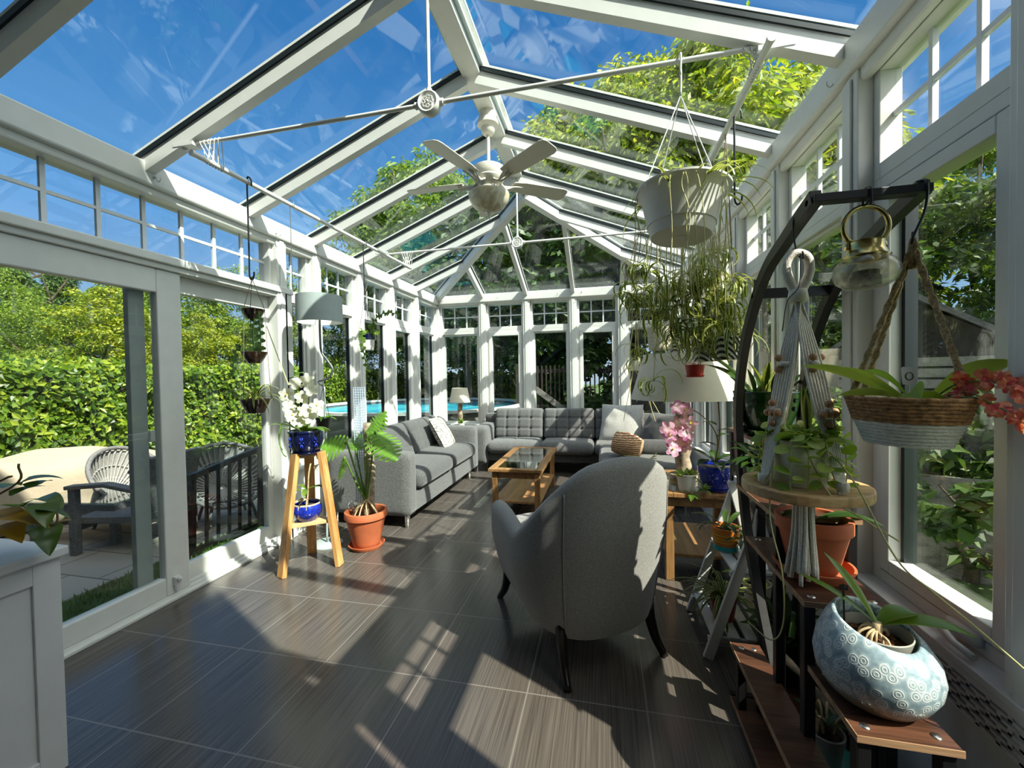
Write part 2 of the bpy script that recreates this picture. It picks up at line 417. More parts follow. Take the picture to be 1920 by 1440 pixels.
# glass
glass('pane_roof', (.895, .955, .965), 0.9, 0, .015)
glass('pane_side', (.90, .93, .915), 1.0, 0, .008)
glass('pane_transom', (.93, .95, .96), 1.0, 0, .05)
glass('glass_clear', (.86, .88, .86), 3.5)
glass('table_glass', (.72, .80, .78), 1.5)
plain('acrylic_frost', (.62, .70, .80), .3)
glass('acrylic', (.82, .88, .98), 1.6, .15)
def f_lantern():
    mt, nt, b = nodes('crackle_glass'); nt.nodes.remove(b)
    t = nt.nodes.new('ShaderNodeBsdfTransparent'); t.inputs[0].default_value = (.97, .96, .90, 1)
    g = nt.nodes.new('ShaderNodeBsdfGlossy'); g.inputs['Roughness'].default_value = .12
    d = nt.nodes.new('ShaderNodeBsdfTranslucent'); d.inputs[0].default_value = (.75, .73, .62, 1)
    co = objco(nt); vo = N(nt, 'ShaderNodeTexVoronoi', feature='DISTANCE_TO_EDGE', Scale=42.0); L(nt, co, vo.inputs['Vector'])
    r = ramp(nt, vo.outputs['Distance'], [(0, (1, 1, 1)), (.08, (.12, .12, .12))])
    fr = N(nt, 'ShaderNodeLayerWeight', Blend=.45)
    ma = N(nt, 'ShaderNodeMath', operation='MULTIPLY_ADD'); ma.inputs[1].default_value = .35; L(nt, r.outputs[0], ma.inputs[0]); L(nt, fr.outputs['Facing'], ma.inputs[2])
    k = N(nt, 'ShaderNodeMath', operation='MULTIPLY', use_clamp=True); k.inputs[1].default_value = .5; L(nt, ma.outputs[0], k.inputs[0])
    gd = nt.nodes.new('ShaderNodeMixShader'); gd.inputs[0].default_value = .7; L(nt, g.outputs[0], gd.inputs[1]); L(nt, d.outputs[0], gd.inputs[2])
    mx = nt.nodes.new('ShaderNodeMixShader'); L(nt, k.outputs[0], mx.inputs[0]); L(nt, t.outputs[0], mx.inputs[1]); L(nt, gd.outputs[0], mx.inputs[2])
    L(nt, mx.outputs[0], nt.nodes['Material Output'].inputs[0])
f_lantern()
def f_floor():
    mt, nt, b = nodes('floor_tile')
    tc = nt.nodes.new('ShaderNodeTexCoord')
    mp = nt.nodes.new('ShaderNodeMapping'); mp.inputs['Location'].default_value = (1.3535, -1.236, 0); L(nt, tc.outputs['Object'], mp.inputs[0])
    br = nt.nodes.new('ShaderNodeTexBrick'); br.offset = 0; br.squash = 1
    br.inputs['Scale'].default_value = 1; br.inputs['Brick Width'].default_value = .5055; br.inputs['Row Height'].default_value = .503
    br.inputs['Mortar Size'].default_value = .0035; br.inputs['Mortar Smooth'].default_value = .2
    br.inputs['Color1'].default_value = (.0, .0, .0, 1); br.inputs['Color2'].default_value = (1, 1, 1, 1); br.inputs['Mortar'].default_value = (.5, .5, .5, 1)
    L(nt, mp.outputs[0], br.inputs[0])
    mp2 = nt.nodes.new('ShaderNodeMapping'); mp2.inputs['Scale'].default_value = (150, 2.2, 1); L(nt, tc.outputs['Object'], mp2.inputs[0])
    n1 = N(nt, 'ShaderNodeTexNoise', Scale=1.0, Detail=3.0); L(nt, mp2.outputs[0], n1.inputs['Vector'])
    r = ramp(nt, n1.outputs['Fac'], [(.3, (.056, .047, .041)), (.7, (.130, .112, .097))])
    mx = N(nt, 'ShaderNodeMix', data_type='RGBA'); L(nt, br.outputs['Fac'], mx.inputs['Factor']); L(nt, r.outputs[0], mx.inputs['A']); mx.inputs['B'].default_value = (.20, .18, .16, 1)
    L(nt, mx.outputs['Result'], b.inputs['Base Color'])
    b.inputs['Roughness'].default_value = .22; b.inputs['Specular IOR Level'].default_value = .6
    h = N(nt, 'ShaderNodeMath', operation='MULTIPLY_ADD'); h.inputs[1].default_value = -1.0; L(nt, br.outputs['Fac'], h.inputs[0])
    k = N(nt, 'ShaderNodeMath', operation='MULTIPLY'); k.inputs[1].default_value = .12; L(nt, n1.outputs['Fac'], k.inputs[0]); L(nt, k.outputs[0], h.inputs[2])
    bump(nt, b, h.outputs[0], .35, .003)
f_floor()
def f_patio():
    mt, nt, b = nodes('patio_stone')
    tc = nt.nodes.new('ShaderNodeTexCoord')
    br = nt.nodes.new('ShaderNodeTexBrick'); br.offset = .5
    br.inputs['Scale'].default_value = 1; br.inputs['Brick Width'].default_value = .6; br.inputs['Row Height'].default_value = .4
    br.inputs['Mortar Size'].default_value = .008; br.inputs['Color1'].default_value = c4(srgb(178, 170, 158)); br.inputs['Color2'].default_value = c4(srgb(160, 154, 146)); br.inputs['Mortar'].default_value = c4(srgb(105, 100, 92))
    L(nt, tc.outputs['Object'], br.inputs[0]); L(nt, br.outputs[0], b.inputs['Base Color']); b.inputs['Roughness'].default_value = .85
f_patio()
plain('pool_wall_grey', (.16, .16, .16), .6)
plain('lawn', (.06, .11, .02), .95, var=.5, vs=6, bmp=1, bs=40)
def f_pool():
    mt, nt, b = nodes('pool_water'); b.inputs['Roughness'].default_value = .35; b.inputs['Specular IOR Level'].default_value = .15
    co = objco(nt, (1, .45, 1)); n = N(nt, 'ShaderNodeTexNoise', Scale=1.6, Detail=2.0, Distortion=1.2); L(nt, co, n.inputs['Vector'])
    r = ramp(nt, n.outputs['Fac'], [(.35, (.02, .24, .36)), (.6, (.06, .42, .52)), (.68, (.30, .66, .72))]); L(nt, r.outputs[0], b.inputs['Base Color']); bump(nt, b, n.outputs['Fac'], .4, .05)
f_pool()
def f_pattern():
    mt, nt, b = nodes('cushion_pattern'); b.inputs['Roughness'].default_value = .95
    co = objco(nt); n = N(nt, 'ShaderNodeTexNoise', Scale=9.0, Detail=2.0); L(nt, co, n.inputs['Vector'])
    mp = N(nt, 'ShaderNodeMapping'); mp.inputs['Scale'].default_value = (22, 60, 60); L(nt, co, mp.inputs[0])
    n2 = N(nt, 'ShaderNodeTexNoise', Scale=1.0, Detail=3.0, Distortion=1.5); L(nt, mp.outputs[0], n2.inputs['Vector'])
    r = ramp(nt, n2.outputs['Fac'], [(.47, (.16, .16, .14)), (.53, (.72, .69, .60))]); L(nt, r.outputs[0], b.inputs['Base Color'])
    bump(nt, b, n2.outputs['Fac'], .4, .004)
f_pattern()
def f_ceramic():
    mt, nt, b = nodes('ring_ceramic')
    co = objco(nt, rot=(0, 0, 2.2)); g = N(nt, 'ShaderNodeTexGradient', gradient_type='RADIAL'); L(nt, co, g.inputs[0])
    sep = N(nt, 'ShaderNodeSeparateXYZ'); L(nt, co, sep.inputs[0])
    ka = N(nt, 'ShaderNodeMath', operation='MULTIPLY'); ka.inputs[1].default_value = 27; L(nt, g.outputs['Fac'], ka.inputs[0])
    kz = N(nt, 'ShaderNodeMath', operation='MULTIPLY'); kz.inputs[1].default_value = 33; L(nt, sep.outputs['Z'], kz.inputs[0])
    cb = N(nt, 'ShaderNodeCombineXYZ'); L(nt, ka.outputs[0], cb.inputs[0]); L(nt, kz.outputs[0], cb.inputs[1])
    vo = N(nt, 'ShaderNodeTexVoronoi', voronoi_dimensions='2D', Scale=1.0, Randomness=.75); L(nt, cb.outputs[0], vo.inputs['Vector'])
    r = ramp(nt, vo.outputs['Distance'], [(.08, (.30, .39, .42)), (.16, (.66, .70, .68)), (.22, (.32, .42, .46)), (.29, (.34, .43, .47)), (.34, (.70, .74, .72)), (.42, (.36, .45, .48)), (.60, (.24, .33, .38))])
    nz = N(nt, 'ShaderNodeTexNoise', Scale=90.0, Detail=3.0); L(nt, co, nz.inputs['Vector'])
    ov = N(nt, 'ShaderNodeMix', data_type='RGBA', blend_type='OVERLAY'); ov.inputs['Factor'].default_value = .5; L(nt, r.outputs[0], ov.inputs['A']); L(nt, nz.outputs['Fac'], ov.inputs['B'])
    rz = ramp(nt, sep.outputs['Z'], [(.042, (0, 0, 0)), (.052, (1, 1, 1))])
    mx = N(nt, 'ShaderNodeMix', data_type='RGBA'); L(nt, rz.outputs[0], mx.inputs['Factor']); mx.inputs['A'].default_value = (.22, .215, .175, 1); L(nt, ov.outputs['Result'], mx.inputs['B'])
    L(nt, mx.outputs['Result'], b.inputs['Base Color']); b.inputs['Roughness'].default_value = .3; b.inputs['Coat Weight'].default_value = .25
    bump(nt, b, r.outputs[0], .5, .004)
f_ceramic()
def f_zig():
    mt, nt, b = nodes('zigzag_pot'); co = objco(nt)
    w = N(nt, 'ShaderNodeTexWave', wave_type='BANDS', bands_direction='DIAGONAL', Scale=22.0); L(nt, co, w.inputs['Vector'])
    r = ramp(nt, w.outputs['Fac'], [(.48, (.012, .012, .012)), (.52, (.75, .73, .68))]); L(nt, r.outputs[0], b.inputs['Base Color']); b.inputs['Roughness'].default_value = .45
f_zig()
def f_basket():
    mt, nt, b = nodes('woven_zigzag'); co = objco(nt); b.inputs['Roughness'].default_value = .9
    w = N(nt, 'ShaderNodeTexWave', wave_type='BANDS', bands_direction='Z', Scale=14.0, Distortion=3.0); L(nt, co, w.inputs['Vector']); w.inputs['Detail Scale'].default_value = 3
    r = ramp(nt, w.outputs['Fac'], [(.3, (.30, .07, .05)), (.55, (.62, .42, .16)), (.8, (.72, .60, .34))]); L(nt, r.outputs[0], b.inputs['Base Color'])
f_basket()
def f_alabaster():
    mt, nt, b = nodes('alabaster_glass'); co = objco(nt); n = N(nt, 'ShaderNodeTexNoise', Scale=9.0, Detail=4.0, Distortion=2.0); L(nt, co, n.inputs['Vector'])
    r = ramp(nt, n.outputs['Fac'], [(.35, (.50, .42, .26)), (.65, (.80, .74, .58))]); L(nt, r.outputs[0], b.inputs['Base Color']); b.inputs['Roughness'].default_value = .3
f_alabaster()

# ------------------------------------------------------------------ sky and sun
SUN = V((.6095, -.3100, .7296)).normalized()          # towards the sun
def f_world():
    w = bpy.data.worlds.new('sky'); SC.world = w; w.use_nodes = True; nt = w.node_tree
    bg = nt.nodes['Background']
    tc = nt.nodes.new('ShaderNodeTexCoord'); sep = nt.nodes.new('ShaderNodeSeparateXYZ'); L(nt, tc.outputs['Generated'], sep.inputs[0])
    r = ramp(nt, sep.outputs['Z'], [(0, (.50, .62, .74)), (.10, (.34, .54, .80)), (.30, (.125, .35, .70)), (.60, (.038, .19, .49)), (1, (.025, .145, .43))])
    # bright haze around the sun
    dt = N(nt, 'ShaderNodeVectorMath', operation='DOT_PRODUCT'); L(nt, tc.outputs['Generated'], dt.inputs[0]); dt.inputs[1].default_value = SUN
    g = ramp(nt, dt.outputs['Value'], [(.42, (0, 0, 0)), (.75, (.9, .85, .75)), (1, (4.2, 3.9, 3.3))])
    ad = N(nt, 'ShaderNodeMix', data_type='RGBA', blend_type='ADD'); ad.inputs['Factor'].default_value = 1; L(nt, r.outputs[0], ad.inputs['A']); L(nt, g.outputs[0], ad.inputs['B'])
    L(nt, ad.outputs['Result'], bg.inputs[0]); bg.inputs[1].default_value = 1.0
f_world()
sl = bpy.data.lights.new('sun', 'SUN'); sl.energy = 10; sl.angle = radians(.55); sl.color = (1, .92, .79)
so = bpy.data.objects.new('sun', sl); COL.objects.link(so); so.location = SUN*20
so.rotation_euler = SUN.to_track_quat('Z', 'Y').to_euler()
# ------------------------------------------------------------------ the sunroom shell
XL, XR, YB, XC = -2.70, 1.02, 6.42, -.84
Y0 = .33
ZE0, ZE1 = 2.565, 2.716            # eave beam
ZR = 3.41                          # ridge underside
SL = (3.47-2.735)/(XC-XL)          # roof slope
def roofz(d): return 2.735 + d*SL  # glass height d metres in from the eave
fl = MB().box((XL-.12, -3, -.12), (XR+.12, YB+.12, 0)).build('floor', 'floor_tile'); fl['kind'] = 'structure'

def frame_x(mb, x0, x1, ya, yb, za, zb, w, wb=None):
    """rectangular ring lying in a wall of constant x"""
    wb = wb or w
    mb.box((x0, ya, za), (x1, ya+w, zb)); mb.box((x0, yb-w, za), (x1, yb, zb))
    mb.box((x0, ya+w, zb-w), (x1, yb-w, zb)); mb.box((x0, ya+w, za), (x1, yb-w, za+wb))
def frame_y(mb, y0, y1, xa, xb, za, zb, w, wb=None):
    wb = wb or w
    mb.box((xa, y0, za), (xa+w, y1, zb)); mb.box((xb-w, y0, za), (xb, y1, zb))
    mb.box((xa+w, y0, zb-w), (xb-w, y1, zb)); mb.box((xa+w, y0, za), (xb-w, y1, za+wb))
ZS, ZH, ZT0, ZT1 = .61, 2.10, 2.185, 2.575    # sill, head of the lower lights, transom lights
WN = [0]
def window(side, a, b, cols=3, casement=False, zs=ZS, open_sash=False):
    WN[0] += 1
    w = struct('window_%d' % WN[0]); fm, tf, gr, sash = MB(), MB(), MB(), MB()
    if side in 'LR':
        sgn = -1 if side == 'L' else 1; xi = XL if side == 'L' else XR; X = lambda d: xi + sgn*d
        frame_x(fm, X(.025), X(.10), a, b, zs-.03, ZH+.03, .045); frame_x(fm, X(.045), X(.10), a+.045, b-.045, zs+.015, ZH-.015, .02)
        frame_x(tf, X(.025), X(.10), a, b, ZT0-.055, ZT1, .035, .06)
        g = .075
        if casement: frame_x(sash, X(.02), X(.09), a+.05, b-.05, zs+.02, ZH-.02, .05); sash.build('sash', 'white_frame', w, bevel=.004)
        gs = MB(); frame_x(gs, X(.060), X(.100), a+.034 + (.05 if casement else .0), b-.034 - (.05 if casement else 0), zs, ZH, .034); gs.build('glazing_seal', 'gasket', w)
        MB().box((X(.074), a+.05, zs+.01), (X(.080), b-.05, ZH-.01)).build('pane', 'pane_side', w)
        MB().box((X(.074), a+.03, ZT0), (X(.080), b-.03, ZT1-.03)).build('transom_pane', 'pane_transom', w)
        yy = [a+.035+(b-a-.07)*k/cols for k in range(1, cols)]
        for y in yy: gr.box((X(.068), y-.009, ZT0), (X(.086), y+.009, ZT1-.035))
        gr.box((X(.069), a+.03, (ZT0+ZT1)/2-.018), (X(.085), b-.03, (ZT0+ZT1)/2))
    else:
        Yy = lambda d: YB + d
        frame_y(fm, Yy(.025), Yy(.125), a, b, zs-.03, ZH+.03, .045); frame_y(fm, Yy(.045), Yy(.125), a+.045, b-.045, zs+.015, ZH-.015, .02)
        frame_y(tf, Yy(.025), Yy(.125), a, b, ZT0-.055, ZT1, .035, .06)
        if casement: frame_y(sash, Yy(.01), Yy(.09), a+.04, b-.04, zs+.01, ZH-.01, .05); sash.build('sash', 'white_frame', w, bevel=.004)
        MB().box((a+.05, Yy(.074), zs+.01), (b-.05, Yy(.080), ZH-.01)).build('pane', 'pane_side', w)
        MB().box((a+.03, Yy(.074), ZT0), (b-.03, Yy(.080), ZT1-.03)).build('transom_pane', 'pane_transom', w)
        for k in range(1, cols):
            x = a+.035+(b-a-.07)*k/cols; gr.box((x-.009, Yy(.068), ZT0), (x+.009, Yy(.086), ZT1-.035))
        gr.box((a+.03, Yy(.069), (ZT0+ZT1)/2-.018), (b-.03, Yy(.085), (ZT0+ZT1)/2))
    fm.build('window_frame', 'white_frame', w, bevel=.003); tf.build('transom_frame', 'white_frame', w, bevel=.003); gr.build('muntins', 'muntin_white', w)
    return w
# --- left wall
wl = struct('wall_left')
LP = [2.98+.03, 3.46, 4.19, 4.91, 5.64]
for y in LP:
    mb = MB().box((XL-.14, y-.055, 0), (XL+.03, y+.055, ZE0+.02)); mb.box((XL+.03, y-.025, .0), (XL+.04, y+.025, ZE0+.01)); mb.build('post', 'white_frame', wl, bevel=.005)
MB().box((XL-.16, YB-.02, 0), (XL+.05, YB+.16, ZE1)).build('corner_post', 'white_frame', wl, bevel=.006)
MB().box((XL-.14, 3.065, 0), (XL-.03, YB-.02, ZS-.03)).box((XL-.03, 3.065, 0), (XL-.005, YB-.02, .10)).build('kick_panel', 'white_frame', wl, bevel=.004)
MB().box((XL-.16, 3.065, ZS-.03), (XL+.04, YB-.02, ZS)).build('sill', 'white_frame', wl, bevel=.006)
mb = MB(); mb.box((XL-.15, Y0, ZE0), (XL+.02, YB, ZE1-.02)); mb.beam((XL+.03, Y0, ZE0+.085), (XL+.03, YB, ZE0+.085), .05, .135); mb.box((XL-.02, Y0, ZE0-.03), (XL+.02, YB, ZE0+.02)); mb.build('eave_beam', 'white_frame', wl, bevel=.012)
for (a, b), c in zip(((3.065, 3.405), (3.515, 4.135), (4.245, 4.855), (4.965, 5.585), (5.695, YB-.02)), (2, 3, 3, 3, 3)):
    window('L', a, b, c, casement=(4.9 < a < 5.0))
# --- sliding door in the left wall
d = struct('door_1')
mb = MB(); mb.box((XL-.13, Y0, 2.10), (XL+.02, 3.12, 2.175)); mb.box((XL-.13, 3.02, 0), (XL+.03, 3.12, 2.175)); mb.box((XL+.02, Y0, 2.135), (XL+.045, 3.125, 2.185)); mb.build('door_frame', 'white_frame', d, bevel=.006)
mb = MB(); mb.box((XL-.13, Y0, 0), (XL+.0, 3.02, .035)); mb.box((XL-.02, Y0, 0), (XL+.03, 3.02, .018)); mb.box((XL-.045, 2.18, .035), (XL-.025, 3.02, .055)); mb.build('track', 'white_frame', d, bevel=.003)
mb = MB(); frame_x(mb, XL-.06, XL+.0, .80, 2.165, .035, 2.10, .15, .12); mb.build('sliding_panel', 'white_frame', d, bevel=.008)
MB().box((XL-.034, .93, .14), (XL-.026, 2.02, 1.97)).build('pane', 'pane_side', d)
mb = MB(); frame_x(mb, XL-.125, XL-.07, 2.10, 3.02, .035, 2.10, .115, .12); mb.build('fixed_panel', 'white_frame', d, bevel=.006)
MB().box((XL-.10, 2.20, .14), (XL-.094, 2.92, 1.99)).build('pane', 'pane_side', d)
mb = MB(); mb.box((XL-.115, 1.905, .05), (XL-.075, 1.995, 2.09)); mb.build('screen_stile', 'shutter_grey', d, bevel=.004)
mb = MB(); mb.box((XL+.0, 2.05, .09), (XL+.028, 2.085, .145)); mb.ball((XL+.035, 2.067, .13), .016, 10); mb.box((XL+.004, 2.055, .055), (XL+.022, 2.08, .09)); mb.build('foot_lock', 'white_paint', d, bevel=.003)
MB().box((XL-.075, 1.99, 1.02), (XL-.05, 2.02, 1.09)).build('latch', 'white_paint', d, bevel=.004)
WN[0] += 1; w = struct('window_%d' % WN[0])
mb = MB(); frame_x(mb, XL-.125, XL-.02, .35, 2.96, ZT0-.01, ZT1, .03, .03); mb.build('transom_frame', 'white_frame', w, bevel=.003)
MB().box((XL-.08, .36, ZT0), (XL-.074, 2.95, ZT1-.02)).build('transom_pane', 'pane_transom', w)
mb = MB()
for k in range(-4, 7): mb.box((XL-.086, 1.537+.235*k-.011, ZT0), (XL-.068, 1.537+.235*k+.011, ZT1-.02))
mb.box((XL-.085, .36, 2.372), (XL-.069, 2.95, 2.39)); mb.build('muntins', 'muntin_white', w)
# --- back wall
wb = struct('wall_back')
BP = [-1.90, -1.175, -.44, .285]
for x in BP: MB().box((x-.055, YB-.03, 0), (x+.055, YB+.14, ZE0+.02)).box((x-.025, YB-.04, 0), (x+.025, YB-.03, ZE0)).build('post', 'white_frame', wb, bevel=.005)
MB().box((XR-.04, YB-.02, 0), (XR+.14, YB+.16, ZE1)).build('corner_post', 'white_frame', wb, bevel=.006)
MB().box((XL, YB+.03, 0), (XR, YB+.14, ZS-.03)).build('kick_panel', 'white_frame', wb, bevel=.004)
MB().box((XL, YB-.04, ZS-.03), (XR, YB+.16, ZS)).build('sill', 'white_frame', wb, bevel=.006)
mb = MB(); mb.box((XL-.15, YB-.02, ZE0), (XR+.15, YB+.15, ZE1-.02)); mb.beam((XL, YB-.03, ZE0+.085), (XR, YB-.03, ZE0+.085), .05, .135); mb.build('eave_beam', 'white_frame', wb, bevel=.012)
xs = [XL+.05] + BP + [XR-.04]
for i in range(5): window('B', xs[i]+(.055 if i else 0), xs[i+1]-(.055 if i < 4 else 0), 3, casement=i in (1, 3))
# --- right wall
wr = struct('wall_right')
RP = [.50, 1.22, 1.95, 2.70, 3.43, 4.15, 4.88, 5.62]
for y in RP: MB().box((XR-.03, y-.055, 0), (XR+.105, y+.055, ZE0+.02)).box((XR-.04, y-.025, 0), (XR-.03, y+.025, ZE0)).build('post', 'white_frame', wr, bevel=.005)
MB().box((XR+.03, .5, 0), (XR+.14, YB, ZS-.03)).build('kick_panel', 'white_frame', wr, bevel=.004)
MB().box((XR-.0, .5, ZS-.06), (XR+.16, YB, ZS-.03)).build('sill', 'white_frame', wr, bevel=.006)
mb = MB(); mb.box((XR-.02, Y0, ZE0), (XR+.15, YB, ZE1-.02)); mb.beam((XR-.03, Y0, ZE0+.085), (XR-.03, YB, ZE0+.085), .05, .135); mb.box((XR-.02, Y0, ZE0-.03), (XR+.02, YB, ZE0+.02)); mb.build('eave_beam', 'white_frame', wr, bevel=.012)
RW = RP + [YB]
for i in range(len(RW)-1): 
    wq = window('R', RW[i]+.055, RW[i+1]-.055, 3, casement=i in (1, 4))
    if i == 1:
        mb = MB(); mb.box((XR-.0, 1.40, ZS-.005), (XR+.03, 1.50, ZS+.03)); mb.tube([(XR-.0, 1.47, ZS+.012), (XR-.03, 1.47, ZS+.005), (XR-.035, 1.42, ZS-.005), (XR-.03, 1.36, ZS-.012)], [.012, .012, .009, .011], 8); mb.build('crank_handle', 'white_paint', wq, smooth=True)
# --- small hooks screwed to the eave beams
hk = 0
def eave_hook(p, dr):
    p = V(p); dr = V(dr)
    pts = [p, p+dr*.012, p+dr*.02+V((0, 0, -.02)), p+dr*.03+V((0, 0, -.03)), p+dr*.042+V((0, 0, -.02)), p+dr*.042+V((0, 0, -.006))]
    o = MB().tube(bez(pts, 4), .0025, 6); o.ball(p, .006, 8)
    return o
for p in ((290, 333), (518, 437)): 
    q = atX(p[0], p[1], XL+.06); eave_hook(q, (1, 0, 0)).build('hook', 'screw_metal', wl, smooth=True)
for x in (-2.55, -1.62, -.66, -.3): eave_hook((x, YB-.06, 2.66), (0, -1, 0)).build('hook', 'screw_metal', wb, smooth=True)
for y in (2.02, 3.3): eave_hook((XR-.035, y, 2.63), (-1, 0, 0)).build('hook', 'screw_metal', wr, smooth=True)
# --- baseboard convector under the right windows
bh = struct('baseboard_right')
mb = MB(); mb.box((XR-.050, .52, .555), (XR+.01, YB-.1, .58)); mb.build('cover_top', 'white_paint', bh, bevel=.004)
mb = MB(); mb.box((XR-.047, .52, .0), (XR-.035, YB-.1, .435)); mb.box((XR-.047, .52, .535), (XR-.035, YB-.1, .556))
mb.build('front_panel', 'white_paint', bh, bevel=.002)
MB().box((XR-.030, .52, .0), (XR-.02, YB-.1, .555)).build('dark_inside', 'black_plastic', bh)
mb = MB()
for r in range(6): mb.box((XR-.046, .52, .435+r*.017), (XR-.032, YB-.1, .435+r*.017+.007))
y = .6; k = 0
while y < 3.2:
    for r in range(6):
        yy = y + (.03 if r % 2 else 0); mb.box((XR-.046, yy, .435+r*.017), (XR-.032, yy+.012, .435+(r+1)*.017))
    y += .06
mb.box((XR-.046, 3.2, .435), (XR-.032, YB-.1, .54))
mb.build('slotted_grille', 'white_paint', bh)
# --- roof
ce = struct('ceiling')
def rafter(p, q, up):
    p, q, up = V(p), V(q), V(up).normalized(); mb = MB()
    mb.beam(p, q, .055, .085, up, 0, -.055); mb.beam(p, q, .075, .02, up, 1, -.005); mb.beam(p, q, .075, .014, up, 0, .020)
    mb.build('rafter', ['white_frame', 'gasket'], ce)
upL = V((-SL, 0, 1)); upR = V((SL, 0, 1)); upB = V((0, SL, 1))
LY = [.52, 1.24, 1.96, 2.69, 3.42, 4.14]
XRg = XR   # glass edge on the right
def lp(d, y): return V((XL+d, y, roofz(d)))
def rp(d, y): return V((XR-d, y, roofz(d)))
def bp(x, d): return V((x, YB-d, roofz(d)))
HW = XC-XL; YA = YB-HW
for y in LY: rafter(lp(-.05, y), lp(HW-.06, y), upL); rafter(rp(-.05, y), rp(HW-.06, y), upR)
for y in (4.88, 5.61):
    dd = YB-y; rafter(lp(-.05, y), lp(dd-.05, y), upL); rafter(rp(-.05, y), rp(dd-.05, y), upR)
for x in (-1.90, -1.175, -.44, .285):
    dd = min(x-XL, XR-x); rafter(bp(x, -.05), bp(x, dd-.05), upB)
for sx, x0 in ((1, XL), (-1, XR)):
    p, q = V((x0-.04*sx, YB+.04, roofz(-.04))), V((XC, YA, roofz(HW))); up = V((-SL*sx, SL, 2))
    mb = MB(); mb.beam(p, q, .09, .10, up, 0, -.06); mb.beam(p, q, .11, .02, up, 1, -.005); mb.beam(p, q, .11, .014, up, 0, .02); mb.build('hip_rafter', ['white_frame', 'gasket'], ce)
mb = MB(); mb.box((XC-.062, Y0, ZR), (XC+.062, YA+.05, ZR+.12)); mb.box((XC-.09, Y0, ZR+.045), (XC-.062, YA+.03, ZR+.07)); mb.box((XC+.062, Y0, ZR+.045), (XC+.09, YA+.03, ZR+.07)); mb.box((XC-.10, Y0, ZR+.11), (XC+.10, YA+.05, ZR+.135)); mb.build('ridge_beam', 'white_frame', ce, bevel=.006)
def pane(pts, up):
    up = V(up).normalized()*.006; n = len(pts); vs = [V(p) for p in pts]+[V(p)+up for p in pts]
    MB().add(vs, [tuple(range(n-1, -1, -1)), tuple(range(n, 2*n))]+[(i, (i+1) % n, n+(i+1) % n, n+i) for i in range(n)]).build('roof_pane', 'pane_roof', ce)
g = .02
ys = [Y0]+LY
for i in range(len(ys)-1):
    a, b = ys[i]+g, ys[i+1]-g; pane([lp(-.08, a), lp(HW-.04, a), lp(HW-.04, b), lp(-.08, b)], upL); pane([rp(-.08, b), rp(HW-.04, b), rp(HW-.04, a), rp(-.08, a)], upR)
yy = [4.14, 4.88, 5.61, YB]
for f_, up in ((lp, upL), (rp, upR)):
    pane([f_(-.08, 4.14+g), f_(HW-.04, 4.14+g), f_(HW-.06, YA-.02), f_(YB-4.88+g-.06, 4.88-g), f_(-.08, 4.88-g)], up)
    pane([f_(-.08, 4.88+g), f_(YB-4.88-g-.06, 4.88+g), f_(YB-5.61+g-.06, 5.61-g), f_(-.08, 5.61-g)], up)
    pane([f_(-.08, 5.61+g), f_(YB-5.61-g-.06, 5.61+g), f_(0, YB-.08), f_(-.08, YB-.02)], up)
bx = [XL+.02, -1.90, -1.175, -.44, .285, XR-.02]
for i in range(5):
    a, b = bx[i]+g, bx[i+1]-g; top = lambda x: min(x-XL, XR-x)-.05
    pts = [bp(a, -.08), bp(b, -.08), bp(b, max(0, top(b)))]
    if a < XC < b: pts.append(bp(XC, HW-.06))
    pts.append(bp(a, max(0, top(a)))); pane(pts, upB)
# outside gutter along the right eave
MB().box((XR+.15, Y0, ZE1-.06), (XR+.23, YB+.2, ZE1+.0)).build('gutter', 'white_frame', wr, bevel=.01)
MB().box((XL-.27, Y0, ZE1-.12), (XL-.15, YB+.2, ZE1-.02)).build('gutter', 'white_frame', wl, bevel=.01)
# --- the house the sunroom leans on (behind the camera, and its corner by the right wall)
h = MB().box((-6.9, -6, 2.45), (XR+.16, Y0, 6.45)).box((-6.9, -6, -.3), (XL-.13, Y0, 2.45)).box((XL-.13, -6, -.3), (XR+.16, -3.05, 2.45)).box((XR+.02, -3.05, -.3), (XR+.16, Y0, 2.45)); ho = h.build('wall_front', 'house_wall'); ho['kind'] = 'structure'

